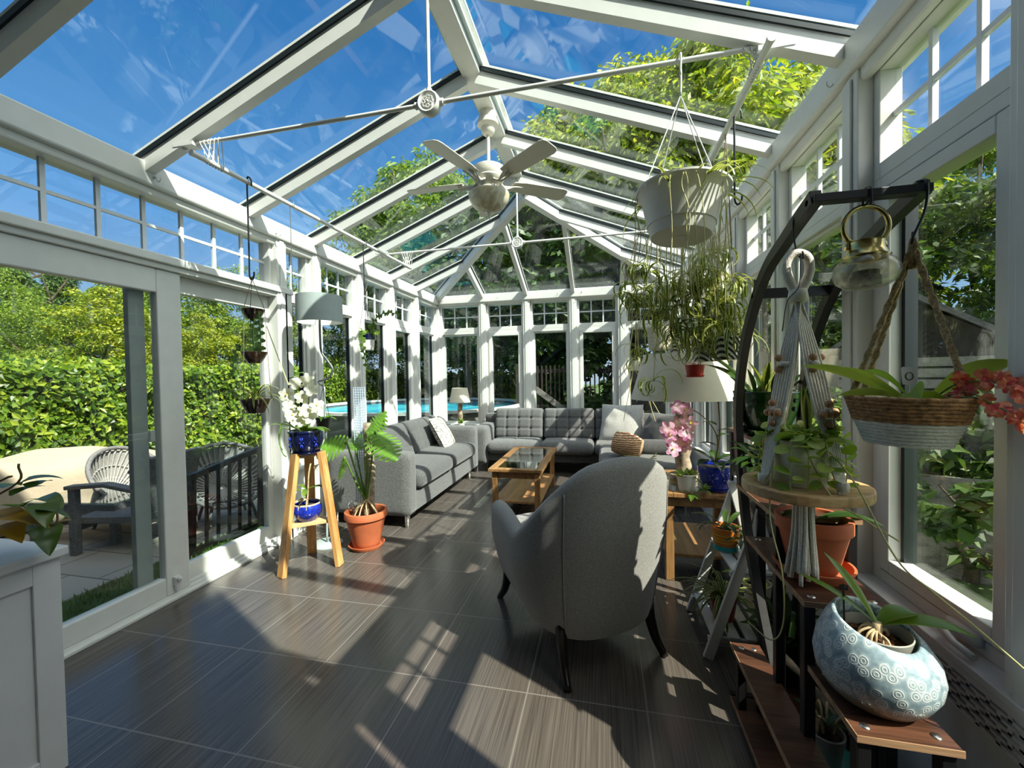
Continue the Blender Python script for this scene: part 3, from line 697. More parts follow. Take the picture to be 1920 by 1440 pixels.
# --- tie rods across the room under the roof
def tie_rod(y, zl, label):
    xl, xr = -2.36, .72; t = thing('tie_rod', label, 'tie rod', (XC, y, zl))
    for s, xe in ((-1, xl), (1, xr)):
        mb = MB().tube([(XC+s*.05, y, zl), (xe, y, zl)], .011, 10); mb.tube([(XC+s*.045, y, zl), (XC+s*.075, y, zl)], .018, 10); mb.build('rod', 'pole_white', t, smooth=40)
        de = (xe-XL) if s < 0 else (XR-xe); zr = roofz(de)-.10
        mb = MB().beam((xe-.07, y, zr), (xe+.07, y, zr), .06, .02); mb.tube([(xe, y, zl), (xe, y, zr)], .018, 8); mb.ball((xe+s*.02, y, zl), .026, 12); mb.build('bracket', 'white_frame', t, smooth=40)
    MB().tube([(XC, y, zl+.05), (XC, y, ZR)], .009, 10).tube([(XC, y, zl+.045), (XC, y, zl+.075)], .015, 10).build('drop_rod', 'pole_white', t, smooth=40)
    R90 = Matrix.Rotation(pi/2, 3, 'X'); mb = MB()
    mb.lathe([(.0, -.03), (.045, -.03), (.058, -.02), (.060, 0), (.058, .02), (.050, .028), (.043, .024), (.040, .020), (.0, .020)], (XC, y, zl), 32, axis=R90)
    ro = mb.build('hub', 'pole_white', t, smooth=40)
    mb = MB(); c = V((XC, y-.024, zl))
    for k in range(8):
        a = k*pi/4; q = c+V((.022*cos(a), 0, .022*sin(a))); mb.tube([q+V((.009*cos(a+j*pi/4), 0, .009*sin(a+j*pi/4))) for j in range(8)], .0028, 5, closed=True)
    mb.ball(c, .008, 8); mb.build('rosette', 'pole_white', ro, smooth=True)
    return t
tie_rod(1.96, 2.775, 'white tie rod with round rosette hub, nearest the camera under the ridge')
tie_rod(4.14, 2.755, 'white tie rod with round rosette hub, farther one beyond the ceiling fan')
# ------------------------------------------------------------------ outside
GZ = -.16
o = MB().box((-40, -30, GZ-.1), (40, 60, GZ)).build('ground', 'lawn'); o['kind'] = 'structure'
o = MB().box((-7.0, -4, GZ), (-3.75, 5.2, GZ+.012)).build('patio', 'patio_stone'); o['kind'] = 'structure'
# grass blades by the door
mb = MB(); rg = random.Random(3)
for i in range(2600):
    mb.blade((rg.uniform(-3.75, -2.95), rg.uniform(1.4, 3.3), GZ), rg.uniform(0, 6.28), rg.uniform(.9, 1.5), rg.uniform(.025, .06), .008, rg.uniform(.2, 1.2), 2)
tag(mb.build('grass', 'grass_blade'), kind='stuff')['label'] = 'short green grass strip just outside the sliding door'

def leaf_quad(mb, p, n, ln, w, rg):
    n = V(n).normalized(); a = n.orthogonal().normalized(); b = n.cross(a); t = rg.uniform(0, 6.283)
    d = a*cos(t)+b*sin(t); s = n.cross(d); p = V(p); tip = p + d*ln - n*ln*.25; mid = p + d*ln*.5
    mb.add([p, mid+s*w/2, tip, mid-s*w/2], [(0, 1, 2, 3)])
def rdir(rg, up=.0):
    while True:
        v = V((rg.uniform(-1, 1), rg.uniform(-1, 1), rg.uniform(-1, 1)))
        if .05 < v.length < 1: return (v.normalized()+V((0, 0, up))).normalized()
def crown_mesh(seed, rx, rz, zc, nclump, per, ln, w, kind='round', droop=.0):
    """foliage of a tree whose stem stands at the origin"""
    rg = random.Random(seed); mb = MB()
    for c in range(nclump):
        if kind == 'conifer':
            t = rg.random()**.75; h = zc-rz + 2*rz*t; r = rx*(1-t)*rg.uniform(.35, 1.0)+.05; a = rg.uniform(0, 6.283)
            cp = V((r*cos(a), r*sin(a), h - r*.25)); cr = .16+.30*(1-t)*rx*.5
        else:
            v = rdir(rg); k = rg.uniform(.55, 1.0)**.5 if rg.random() < .8 else rg.uniform(.2, .7)
            cp = V((v.x*rx*k, v.y*rx*k, zc+v.z*rz*k)); cr = rg.uniform(.16, .30)*rx*.75
            if kind == 'spire': s_ = 1-.6*max(0, (cp.z-zc)/rz); cp.x *= s_; cp.y *= s_
        for i in range(per):
            v = rdir(rg); q = cp + V((v.x, v.y, v.z*.7))*cr*rg.random()**.4
            n = (v*.6 + V((0, 0, .9)) + rdir(rg)*.7)
            if droop and rg.random() < droop:
                d = V((v.x, v.y, -1.0+.5*rg.random())).normalized(); s = d.cross(V((rg.uniform(-1, 1), rg.uniform(-1, 1), .2))).normalized()
                m_ = q+d*ln*.5; mb.add([q, m_+s*w/2, q+d*ln, m_-s*w/2], [(0, 1, 2, 3)])
            else: leaf_quad(mb, q, n, ln*rg.uniform(.7, 1.2), w*rg.uniform(.8, 1.2), rg)
    return mb
def trunk_mesh(seed, h, r, lean=.1, br=5):
    rg = random.Random(seed); mb = MB(); pts = [V((0, 0, 0))]
    for i in range(1, 6): pts.append(V((rg.uniform(-lean, lean)*i*.4, rg.uniform(-lean, lean)*i*.4, h*i/5)))
    mb.tube(pts, [r*(1-.16*i) for i in range(6)], 8)
    for b in range(br):
        i = rg.randint(2, 4); a = rg.uniform(0, 6.28); p = pts[i]; l = h*rg.uniform(.25, .4)
        mb.tube([p, p+V((cos(a), sin(a), .7))*l*.5, p+V((cos(a), sin(a), 1.0))*l], [r*.45, r*.3, r*.1], 6)
    return mb
PROTO = {}
def tree(kind, pos, sc, rz, label, group=None, name='tree', szx=1.0):
    if kind not in PROTO:
        spec = {
         'ash': dict(c=(11, 2.2, 3.2, 5.6, 230, 80, .22, .07, 'spire', .55), t=(5, 6.0, .16), m='tree_leaf_gold'),
         'ash2': dict(c=(12, 2.0, 2.8, 5.0, 210, 76, .21, .068, 'round', .5), t=(6, 5.5, .15), m='tree_leaf'),
         'dark': dict(c=(13, 2.4, 2.6, 4.2, 130, 46, .22, .12, 'round', .2), t=(7, 4.6, .14), m='tree_leaf_dark'),  # tree standing in shade; the shade is in its leaf colour
         'round': dict(c=(14, 1.9, 2.0, 3.2, 190, 80, .115, .075, 'round', .1), t=(8, 3.4, .12), m='tree_leaf'),
         'gold': dict(c=(15, 1.8, 2.2, 3.2, 190, 80, .115, .08, 'round', .1), t=(9, 3.4, .12), m='tree_leaf_gold'),
         'conifer': dict(c=(16, 2.0, 3.1, 3.5, 300, 52, .19, .05, 'conifer', .3), t=(10, 6.2, .13), m='conifer_leaf'),
         'olive': dict(c=(17, 1.7, 2.3, 3.0, 190, 76, .10, .045, 'round', .2), t=(12, 3.6, .1), m='tree_leaf'),
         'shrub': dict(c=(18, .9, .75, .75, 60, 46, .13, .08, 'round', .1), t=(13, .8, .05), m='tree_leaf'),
         'shaded_shrub': dict(c=(19, .9, .75, .75, 60, 46, .13, .08, 'round', .1), t=(14, .8, .05), m='tree_leaf_dark'),  # same shrub with shade put into the leaf colour
        }[kind]
        PROTO[kind] = (crown_mesh(*spec['c']), trunk_mesh(*spec['t']), spec['m'], [])
    cm, tm, mt, made = PROTO[kind]
    if not made:
        t = thing(name, label, 'tree' if 'shrub' not in kind else 'shrub', (0, 0, 0), 0, group)
        cm.build('crown' if 'shrub' not in kind else 'foliage', mt, t, local=True); tm.build('trunk' if 'shrub' not in kind else 'stem', 'tree_bark', t, local=True, smooth=True); made.append(t)
    else:
        t = copy_tree(made[0]); t['label'] = label
        if group: t['group'] = group
    t.location = pos; t.rotation_euler = (0, 0, rz); t.scale = (sc*szx, sc*szx, sc); return t
def gp(px, depth):
    d = ray(px, 700); p = EYEP + d*depth; return V((p.x, p.y, GZ))
TL_ = [ # px, depth, kind, scale, label
 (30, 14.5, 'conifer', 1.00, 'tall feathery green conifer above the hedge at the far left'),
 (118, 17.5, 'conifer', 1.10, 'tall green conifer behind the hedge left of the sky gap'),
 (-40, 11.5, 'olive', .95, 'low spreading green tree just over the hedge at the left edge'),
 (85, 11.0, 'olive', .72, 'low dark green shrubby tree over the hedge beside the pale wall'),
 (205, 12.0, 'gold', .80, 'round yellow-green tree over the hedge above the grey shed roof'),
 (250, 17.0, 'ash2', .78, 'loose green tree behind the yellow-green round one'),
 (345, 15.0, 'round', 1.0, 'mid green tree seen through the fixed door panel'),
 (372, 12.5, 'gold', .66, 'small golden tree low in the fixed door panel'),
 (455, 16.0, 'olive', 1.12, 'olive green tree behind the three-tier hanging planter'),
 (545, 15.0, 'olive', 1.05, 'olive green tree seen beside the grey lamp shade'),
 (640, 15.5, 'olive', 1.0, 'olive green tree seen right of the grey lamp shade'),
 (715, 16.0, 'ash2', 1.10, 'tall leafy tree rising over the pool behind the left windows'),
 (810, 14.5, 'ash2', 1.18, 'tall tree seen through the roof left of the ceiling fan'),
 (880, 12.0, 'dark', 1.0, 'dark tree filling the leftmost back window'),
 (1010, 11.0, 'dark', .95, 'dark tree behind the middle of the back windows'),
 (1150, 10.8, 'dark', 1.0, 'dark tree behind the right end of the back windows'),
 (1075, 13.0, 'ash2', 1.12, 'tall tree seen through the hipped roof end right of the far rosette'),
 (1195, 10.8, 'ash', 1.12, 'tall yellow-green tree left of the hanging white pot, against the sky'),
 (1075, 12.0, 'ash', 1.12, 'yellow-green tree seen through the roof between the fan and the hanging white pot'),
 (1345, 9.2, 'ash', 1.06, 'tallest yellow-green tree over the right roof panes behind the hanging white pot'),
 (1500, 9.8, 'ash', 1.0, 'yellow-green tree over the right eave near the first rafter'),
 (1265, 12.5, 'ash2', 1.2, 'big green tree deep behind the two yellow-green ones'),
 (1420, 12.0, 'ash2', 1.15, 'green tree behind the right wall windows'),
 (905, 19.0, 'round', 1.25, 'rounded tree beyond the pool behind the leftmost back window'),
 (975, 18.5, 'round', 1.2, 'rounded tree beyond the pool behind the second back window'),
 (800, 20.0, 'round', 1.35, 'broad tree far beyond the pool behind the left corner'),
 (1045, 17.5, 'round', 1.15, 'rounded tree behind the stair rail outside the middle back window'),
 (1600, 13.0, 'ash', 1.0, 'yellow-green tree in the first transom light of the right wall'),
]
for i, (px, dp, k, s, lb) in enumerate(TL_): tree(k, gp(px, dp), s, i*1.3, lb, 'trees around the garden')
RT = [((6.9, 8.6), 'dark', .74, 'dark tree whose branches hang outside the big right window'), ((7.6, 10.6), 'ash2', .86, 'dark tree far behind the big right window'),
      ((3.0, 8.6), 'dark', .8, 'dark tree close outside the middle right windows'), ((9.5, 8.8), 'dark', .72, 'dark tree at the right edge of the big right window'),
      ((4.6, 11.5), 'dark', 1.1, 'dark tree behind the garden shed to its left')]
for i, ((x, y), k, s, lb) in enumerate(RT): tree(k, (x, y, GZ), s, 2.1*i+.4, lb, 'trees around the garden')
SH = [((2.3, 6.6), 'shaded_shrub', 1.1, 'dark shrub outside the third window of the right wall'), ((2.6, 3.6), 'shaded_shrub', .9, 'dark low shrub outside the big right window, its left'), ((3.6, 4.4), 'shaded_shrub', 1.0, 'dark low shrub outside the big right window, its right'),
      ((2.6, 8.6), 'shrub', 1.2, 'lit green shrub outside the far right windows'), ((3.0, 5.8), 'shrub', .8, 'small lit shrub behind the macrame hanger'), ((.2, 9.8), 'shaded_shrub', 1.5, 'dark shrub outside the back windows at right'), ((2.1, 9.6), 'shrub', 1.6, 'green shrub outside the back right corner'),
      ((3.5, 5.7), 'shaded_shrub', .9, 'dark green shrub below the garden shed')]
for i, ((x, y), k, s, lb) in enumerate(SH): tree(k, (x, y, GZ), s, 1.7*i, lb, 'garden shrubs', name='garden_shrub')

# vine-covered garden fence (hedge) beyond the patio
mb = MB(); rg = random.Random(21); HX = -7.6
def hb(y, z): return noise.noise(V((y*.55, z*.8, 3.1)))*.45 + noise.noise(V((y*1.6, z*1.8, 9.1)))*.20
def htop(y): return 1.62 + noise.noise(V((y*.45, 0, 1)))*.16
for i in range(27000):
    y = rg.uniform(-1.5, 17) if rg.random() < .8 else rg.uniform(-1.5, 8)
    zt = htop(y); z = GZ + (zt-GZ)*rg.random()**.85
    if rg.random() < .16: x = HX-rg.uniform(0, .8); z = zt + rg.uniform(-.08, .10) + hb(y, x)*.2
    else: x = HX + hb(y, z) + rg.uniform(-.12, .06)
    n = V((1, rg.uniform(-.5, .5), rg.uniform(-.1, .9))) + rdir(rg)*.55
    leaf_quad(mb, (x, y, z), n, rg.uniform(.075, .13), rg.uniform(.05, .085), rg)
t = thing('hedge', 'long green vine-covered hedge beyond the patio, lit by the sun', 'hedge', (HX, 5, GZ))
mb.build('foliage', 'hedge_leaf', t)
MB().grid(lambda u, v: V((HX-.22+hb(-2+20*u, GZ+1.7*v)*.8, -2+20*u, GZ+1.72*v)), 60, 10).box((HX-.9, -2, GZ), (HX-.45, 18, 1.5)).build('fence_core', 'fence_dark', t)
# hedge beyond the pool
mb = MB()
for i in range(5200):
    x = rg.uniform(-12, -1.0); zt = 1.55+noise.noise(V((x*.5, 0, 8)))*.3; z = GZ+(zt-GZ)*rg.random()**.8
    leaf_quad(mb, (x, 16.2+hb(x, z)+rg.uniform(-.15, .1), z), V((rg.uniform(-.2, .7), -1, rg.uniform(0, .9)))+rdir(rg)*.5, rg.uniform(.14, .22), rg.uniform(.09, .13), rg)
t = thing('hedge', 'green hedge closing the garden behind the swimming pool', 'hedge', (-6, 16.4, GZ)); mb.build('foliage', 'hedge_leaf', t); MB().box((-12, 16.5, GZ), (-1, 17, 1.4)).build('fence_core', 'fence_dark', t)

# above-ground pool
d = ray(790, 760); pc = EYEP + d*9.75; t = thing('swimming_pool', 'round above-ground pool of turquoise water behind the left windows', 'pool', (pc.x, pc.y, GZ)); R_ = 2.42; RIM = .76
MB().lathe([(R_-.03, GZ), (R_, GZ), (R_, RIM-.05), (R_-.03, RIM-.05)], (pc.x, pc.y, 0), 64, close=True).build('pool_wall', 'pool_wall_grey', t, smooth=40)
MB().lathe([(R_-.05, RIM-.05), (R_+.10, RIM-.05), (R_+.10, RIM), (R_-.05, RIM)], (pc.x, pc.y, 0), 64, close=True).build('rim', 'white_paint', t, smooth=40)
MB().lathe([(.001, RIM-.10), (R_-.03, RIM-.10), (R_-.032, RIM-.30)], (pc.x, pc.y, 0), 64).build('water', 'pool_water', t)
# neighbouring roofs beyond the hedge
def hut(name, label, cat, c, w, dp, ze, zr, rz, mat='shed_siding'):
    t = thing(name, label, cat, (c[0], c[1], GZ), rz); ze -= GZ; zr -= GZ
    MB().box((-w/2, -dp/2, 0), (w/2, dp/2, ze)).add([(-w/2, -dp/2, ze), (w/2, -dp/2, ze), (0, -dp/2, zr-.05), (-w/2, dp/2, ze), (w/2, dp/2, ze), (0, dp/2, zr-.05)], [(0, 1, 2), (4, 3, 5), (0, 2, 5, 3), (1, 4, 5, 2)]).build('walls', mat, t, local=True)
    mb = MB(); ov = .22; sl_ = (zr-ze)/(w/2)
    for s in (-1, 1): mb.beam((0, -dp/2-ov, 0), (0, dp/2+ov, 0), .01, .01) if False else mb.add([(0, -dp/2-ov, zr), (0, dp/2+ov, zr), (s*(w/2+ov), dp/2+ov, ze-sl_*ov), (s*(w/2+ov), -dp/2-ov, ze-sl_*ov), (0, -dp/2-ov, zr+.07), (0, dp/2+ov, zr+.07), (s*(w/2+ov), dp/2+ov, ze-sl_*ov+.07), (s*(w/2+ov), -dp/2-ov, ze-sl_*ov+.07)], [(0, 1, 2, 3), (4, 7, 6, 5), (0, 3, 7, 4), (1, 5, 6, 2), (2, 6, 7, 3), (0, 4, 5, 1)])
    mb.build('roof', 'roof_shingle', t, local=True)
    return t
g1 = gp(265, 15); hut('neighbour_shed', 'grey shingled roof showing just over the vine-covered hedge', 'shed', (g1.x, g1.y), 3.4, 3.4, 1.80, 2.35, radians(65))
g2 = gp(55, 15.5); hut('neighbour_garage', 'pale low roof over the hedge at the far left', 'garage', (g2.x, g2.y), 3.6, 4.2, 1.75, 1.98, radians(60), 'white_paint')
# garden shed outside the right wall
t = hut('garden_shed', 'small weathered garden shed with clapboard walls seen through the big right window', 'shed', (4.35, 6.75), 1.7, 1.7, 1.62, 2.25, radians(-38), 'fence_dark')
mb = MB()
for k in range(12): mb.box((-.85, -.865, .1+k*.135), (.85, -.85, .1+k*.135+.108))
for s in (-1, 1): mb.box((s*.83-.05, -.885, 0), (s*.83+.05, -.855, 1.76))
for k in range(12): mb.box((-.865, -.85, .1+k*.135), (-.85, .85, .1+k*.135+.108))
mb.build('siding', 'shed_siding', t, local=True)
# low white picket fences outside the right window
def picket(name, a, b, n, h, label, mat, group=None, zb=GZ, rail=.08, wd=.09, cat='fence'):
    a, b = V((a[0], a[1], zb)), V((b[0], b[1], zb)); t = thing(name, label, cat, a, 0, group)
    mb = MB()
    for k in range(n):
        p = a.lerp(b, (k+.5)/n); mb.beam(p, p+V((0, 0, h)), wd, .02, (b-a).normalized().cross(V((0, 0, 1))))
    mb.build('pickets', mat, t)
    for z in (.12, h-.12): MB().beam(a+V((0, .03, z)), b+V((0, .03, z)), .03, rail).build('rail', mat, t)
    return t
picket('picket_fence', (2.0, 3.9), (3.7, 3.1), 22, .75, 'low weathered picket fence in the shade outside the big right window', 'grey_wood')
# deck railing and wood fence behind the back windows
picket('deck_railing', (-1.75, 9.0), (.35, 9.0), 22, 1.15, 'dark deck railing with thin balusters behind the middle back windows', 'fence_dark', wd=.03, zb=.45, cat='railing')
mb = MB().beam((-1.55, 8.95, 1.15), (-.45, 8.95, .35), .05, .12); tag(mb.build('stair_rail', 'grey_wood'), 'sloping grey stair rail behind the middle back window', 'railing')
t = thing('deck', 'dark raised deck behind the back windows', 'deck', (-.7, 10, GZ))
MB().box((-1.9, 8.9, .33), (.8, 11, .42)).build('deck_boards', 'fence_dark', t)
for x in (-1.85, -.6, .7): MB().box((x-.06, 8.95, GZ), (x+.06, 9.07, 1.65)).build('post', 'fence_dark', t)
MB().box((-1.9, 8.93, GZ), (.8, 8.96, .33)).build('skirting', 'fence_dark', t)
t = thing('board_fence', 'dark vertical board fence behind the right back window', 'fence', (1.2, 10.2, GZ))
mb = MB()
for k in range(26): mb.box((.5+k*.14, 8.2, GZ), (.5+k*.14+.13, 8.22, 1.75))
mb.build('boards', 'fence_dark', t)

# ------------------------------------------------------------------ patio furniture
def papasan(loc, rz, label):
    t = thing('rattan_bowl_chair', label, 'chair', loc, rz, 'rattan bowl chairs on the patio')
    R_ = .40; tilt = Matrix.Rotation(radians(50), 3, 'X'); c = V((0, 0, .50))
    def P(r, a): 
        p = V((r*cos(a), r*sin(a)*1.0, -.30*(1-(r/R_)**2))); return c + tilt @ p
    mb = MB()
    for k in range(40):
        a = 2*pi*k/40; mb.tube([P(R_*q, a) for q in (.12, .4, .7, .9, 1.0)], .011, 5)
    for q in (.2, .45, .7): mb.tube([P(R_*q, 2*pi*k/32) for k in range(32)], .008, 5, closed=True)
    mb.build('woven_bowl', 'wicker_pale', t, local=True, smooth=True)
    MB().tube([P(R_*1.01, 2*pi*k/40) for k in range(40)], .022, 8, closed=True).build('rim', 'rattan', t, local=True, smooth=True)
    MB().grid(lambda u, v: P(R_*(.04+.94*v), 2*pi*u)+V((0, .012, -.012)), 40, 8, closeu=True).build('seat_mat', 'wicker_pale', t, local=True, smooth=True)
    MB().tube([V((.24*cos(2*pi*k/24), .24*sin(2*pi*k/24), .26)) for k in range(24)], .016, 6, closed=True).build('hoop', 'rattan', t, local=True, smooth=True)
    for k in range(4):
        a = pi/4+k*pi/2; MB().tube([(.23*cos(a), .23*sin(a), .27), (.32*cos(a), .32*sin(a), 0)], .016, 6).build('leg', 'rattan', t, local=True, smooth=True)
    return t
q = atZ(250, 892, .36)
papasan((q.x, q.y, GZ+.012), radians(100), 'pale woven bowl chair behind the covered furniture, left of the sliding door stile')
q = atZ(425, 893, .33)
papasan((q.x, q.y, GZ+.012), radians(60), 'pale woven bowl chair behind the black railing, seen through the fixed door panel')
# rattan armchair
t = thing('rattan_armchair', 'grey rattan armchair without cushions just outside the sliding door', 'chair', (-4.42, 3.05, GZ+.012), radians(12))
def lb(name, mbb, mat='rattan', **k): return mbb.build(name, mat, t, local=True, **k)
for s in (-1, 1):
    mb = MB().box((-.31, s*.30-.03, 0), (-.25, s*.30+.03, .60)); lb('leg', mb, bevel=.006)
    mb = MB().box((.27, s*.30-.03, 0), (.33, s*.30+.03, .55)); lb('leg', mb, bevel=.006)
    mb = MB().beam((-.33, s*.30, .61), (.02, s*.30, .63), .09, .035).beam((.02, s*.30, .63), (.34, s*.30, .56), .09, .035); lb('armrest', mb, bevel=.008)
lb('seat', MB().box((-.31, -.28, .27), (.31, .28, .33)).box((-.31, -.28, .20), (-.29, .28, .30)), bevel=.006)
lb('backrest', MB().beam((.27, 0, .30), (.40, 0, .86), .60, .05, (1, 0, 0)), bevel=.01)
# low rattan table
t = thing('rattan_table', 'low rattan patio table with a glass top beside the covered furniture', 'table', (-5.0, 3.15, GZ+.012), radians(8))
for sx in (-1, 1):
    for sy in (-1, 1): MB().box((sx*.42-.03, sy*.26-.03, 0), (sx*.42+.03, sy*.26+.03, .40)).build('leg', 'rattan', t, local=True)
MB().box((-.46, -.30, .30), (.46, .30, .39)).build('apron', 'rattan', t, local=True, bevel=.01)
MB().box((-.48, -.32, .405), (.48, .32, .415)).build('glass_top', 'table_glass', t, local=True)
# furniture under a beige cover
def cov(p, n):
    q = p.copy(); k = (p.z+.36)/.72
    q.z += .05*noise.noise(V((p.x*2.2, p.y*2.2, 1)))*(1 if p.z > 0 else .2) - .20*max(0, k-.3)*((max(0, p.x-.1)/.95)**2) - .06*(p.y/.5)**2*k
    q.z += .05*k*sin(p.x*5.2+p.y*3)*max(0, 1-abs(p.x)); f_ = .05*noise.noise(V((p.x*3, p.y*3+5, p.z*1.3)))+.02*sin(p.x*16+p.z*3)*(1-k)
    q.x *= 1+f_; q.y *= 1+f_*1.5; return q
t = thing('covered_patio_set', 'beige fabric cover draped over patio furniture beyond the rattan table', 'furniture cover', (-6.15, 3.35, GZ+.012), radians(76))
MB().rbox((0, 0, .38), (2.2, .95, .76), .16, (34, 18, 14), cov).build('cover', 'cover_beige', t, local=True, smooth=True)
# black stair railing outside the fixed panel
a, b = atX(352, 897, -3.56), atX(494, 838, -3.56); a2, b2 = atX(352, 1036, -3.56), atX(494, 978, -3.56)
t = thing('metal_railing', 'black metal railing with square balusters outside the fixed door panel', 'railing', (a.x, a.y, GZ))
MB().beam(a, b, .04, .05).build('top_rail', 'black_metal', t); MB().beam(a2, b2, .03, .03).build('bottom_rail', 'black_metal', t)
for k in range(7):
    u = (k+.5)/7; MB().beam(a.lerp(b, u), a2.lerp(b2, u), .022, .022, (1, 0, 0)).build('baluster', 'black_metal', t)
for p, q in ((a, a2), (b, b2)): MB().beam(p+V((0, 0, .03)), (q.x, q.y, GZ), .045, .045, (1, 0, 0)).build('post', 'black_metal', t)
# ------------------------------------------------------------------ seating
def tuft(nx, ny, depth, sx, sy):
    """dimples along a grid of seams on the +z / front face"""
    def f(u, v):
        a = abs(sin(pi*(u+.5)*nx)); b = abs(sin(pi*(v+.5)*ny)) if ny else 1
        return depth*(1-min(1, a*2.2))**2*1.0 + (depth*(1-min(1, b*2.2))**2 if ny else 0)
    return f
SOFA_LABEL_CAT = 'sofa'
def cushion(mb, M, w, d, h, r=.05, n=(26, 20, 6), puff=.03, nx=0, ny=0, dep=.018):
    """box cushion: w across, d deep, h thick (z); seams pressed into the +z face"""
    def fn(p, nr):
        u, v = p.x/w, p.y/d; k = (1-(2*u)**4)*(1-(2*v)**4); q = p.copy()
        if p.z > 0:
            q.z += puff*max(0, k)
            if nx or ny:
                a = (1-min(1, abs(sin(pi*(u+.5)*nx))*2.0))**2 if nx else 0
                b = (1-min(1, abs(sin(pi*(v+.5)*ny))*2.0))**2 if ny else 0
                q.z -= dep*max(a, b) + dep*1.6*a*b
        elif p.z < 0: q.z -= puff*.3*max(0, k)
        return q
    return mb.rbox((0, 0, 0), (w, d, h), r, n, fn, M)
def Mx(loc, rx=0, ry=0, rz=0): return Matrix.Translation(V(loc)) @ Euler((radians(rx), radians(ry), radians(rz)), 'XYZ').to_matrix().to_4x4()

# --- grey two-seat sofa along the left windows, facing +x
t = thing('sofa', 'grey two-seat sofa along the left windows behind the monstera', 'sofa', (-2.16, 4.5, 0))
xa, xb, ya, yb = -2.60, -1.74, 3.42, 5.55
MB().rbox(((xa+xb)/2-.006, (ya+yb)/2, .215), (xb-xa, yb-ya-.06, .19), .02, (4, 4, 4)).build('base_frame', 'sofa_grey_light', t, smooth=40)
for nm, y0, y1 in (('armrest', ya, ya+.17), ('armrest', yb-.17, yb)):
    MB().rbox(((xa+xb)/2, (y0+y1)/2, .405), (xb-xa, y1-y0, .59), .035, (10, 6, 10)).build(nm, 'sofa_grey_light', t, smooth=True)
MB().rbox((xa+.10, (ya+yb)/2, .50), (.20, yb-ya-.30, .56), .04, (6, 8, 8)).build('back_frame', 'sofa_grey', t, smooth=True)
L2 = (yb-ya-.34)/2
for k in range(2):
    yc = ya+.17+L2*(k+.5)
    mb = MB(); cushion(mb, Mx((-2.06, yc, .40), 0, 0, 90), L2-.01, .72, .16, .06, puff=.035); mb.build('seat_cushion', 'sofa_grey', t, smooth=True)
    mb = MB(); cushion(mb, Mx((-2.32, yc, .645), 0, 72, 0) @ Mx((0, 0, 0), 0, 0, 90), L2-.015, .44, .17, .06, puff=.04, nx=4, ny=3, dep=.012); mb.build('back_cushion', 'sofa_grey', t, smooth=True)
for x in (xa+.07, xb-.05):
    for y in (ya+.05, yb-.28): MB().tube([(x, y, 0), (x, y, .05), (x, y, .055), (x, y, .12)], [.022, .022, .026, .026], 16).build('leg', 'chrome', t, smooth=40)
# scatter cushion
def pillow(name, M, w, h, th, mat, label, group=None, wr=.0):
    t_ = M.translation; mb = MB()
    def fn(u, v, s):
        x, y = u*2-1, v*2-1; e = max(0, (1-abs(x)**2.6)*(1-abs(y)**2.6))**.55
        q = V((x*w/2*(1-.10*(1-y*y)*abs(x)**3*0-.05*(1-x*x)*0), y*h/2, s*(th/2*e+.004)))
        q.x *= 1-.06*(1-abs(y))**1*abs(x); q.y *= 1-.06*(1-abs(x))*abs(y)
        q.z += wr*noise.noise(V((x*2.3, y*2.3, s)))*e
        return M @ q
    for s in (1, -1): mb.grid(lambda u, v: fn(u, v, s), 18, 18)
    bm = mb.build(name, mat, None, smooth=True); 
    # object origin at the pillow so patterns sit on it
    bm.data.transform(Matrix.Translation(-t_)); bm.location = t_
    return tag(bm, label, 'cushion', group)
pillow('throw_pillow', Mx((-2.06, 5.02, .655), 0, 62, 8) @ Mx((0, 0, 0), 0, 0, 90), .50, .48, .17, 'cushion_pattern', 'white and grey patterned cushion on the left sofa', wr=.02)
# --- sectional sofa along the back windows with a chaise on the right
t = thing('sectional_sofa', 'large grey corner sofa with tufted back cushions under the back windows', 'sofa', (-.5, 6.0, 0))
sx0, sx1, sy0, sy1 = -1.86, .92, 5.60, 6.36
MB().rbox(((sx0+sx1)/2, (sy0+sy1)/2+.03, .24), (sx1-sx0-.02, sy1-sy0-.10, .14), .02, (4, 4, 4)).build('base_frame', 'sofa_grey', t, smooth=40)
def armf(p, nr):
    q = p.copy(); return q
MB().rbox((sx0+.11, (sy0+sy1)/2, .40), (.22, sy1-sy0, .54), .05, (8, 10, 10)).build('armrest', 'sofa_grey_light', t, smooth=True)
MB().rbox((sx1-.09, (4.3+sy1)/2+.4, .38), (.18, sy1-4.3-.8, .50), .05, (8, 10, 10)).build('armrest', 'sofa_grey', t, smooth=True)
MB().rbox(((sx0+sx1)/2, sy1-.08, .48), (sx1-sx0-.06, .14, .66), .04, (10, 4, 8)).build('back_frame', 'sofa_grey', t, smooth=True)
cw = .755; x = sx0+.225
for k in range(3):
    w_ = cw if k < 2 else .70
    mb = MB(); cushion(mb, Mx((x+w_/2, sy0+.30, .375)), w_-.008, .66, .16, .07, n=(30, 22, 6), puff=.02, nx=4, ny=3, dep=.010); mb.build('seat_cushion', 'sofa_grey_light', t, smooth=True)
    mb = MB(); cushion(mb, Mx((x+w_/2, sy1-.235, .665), 80, 0, 0), w_-.012, .46, .15, .05, n=(40, 28, 6), puff=.02, nx=4, ny=3, dep=.022); mb.build('back_cushion', 'sofa_grey_light' if k < 2 else 'sofa_grey', t, smooth=True)
    x += w_
mb = MB(); cushion(mb, Mx((.40, 5.02, .375)), .92, 1.24, .16, .07, n=(30, 30, 6), puff=.02, nx=4, ny=5, dep=.010); mb.build('chaise_cushion', 'sofa_grey_light', t, smooth=True)
MB().rbox((.42, 5.0, .24), (.90, 1.2, .14), .02, (4, 4, 4)).build('chaise_base', 'sofa_grey', t, smooth=40)
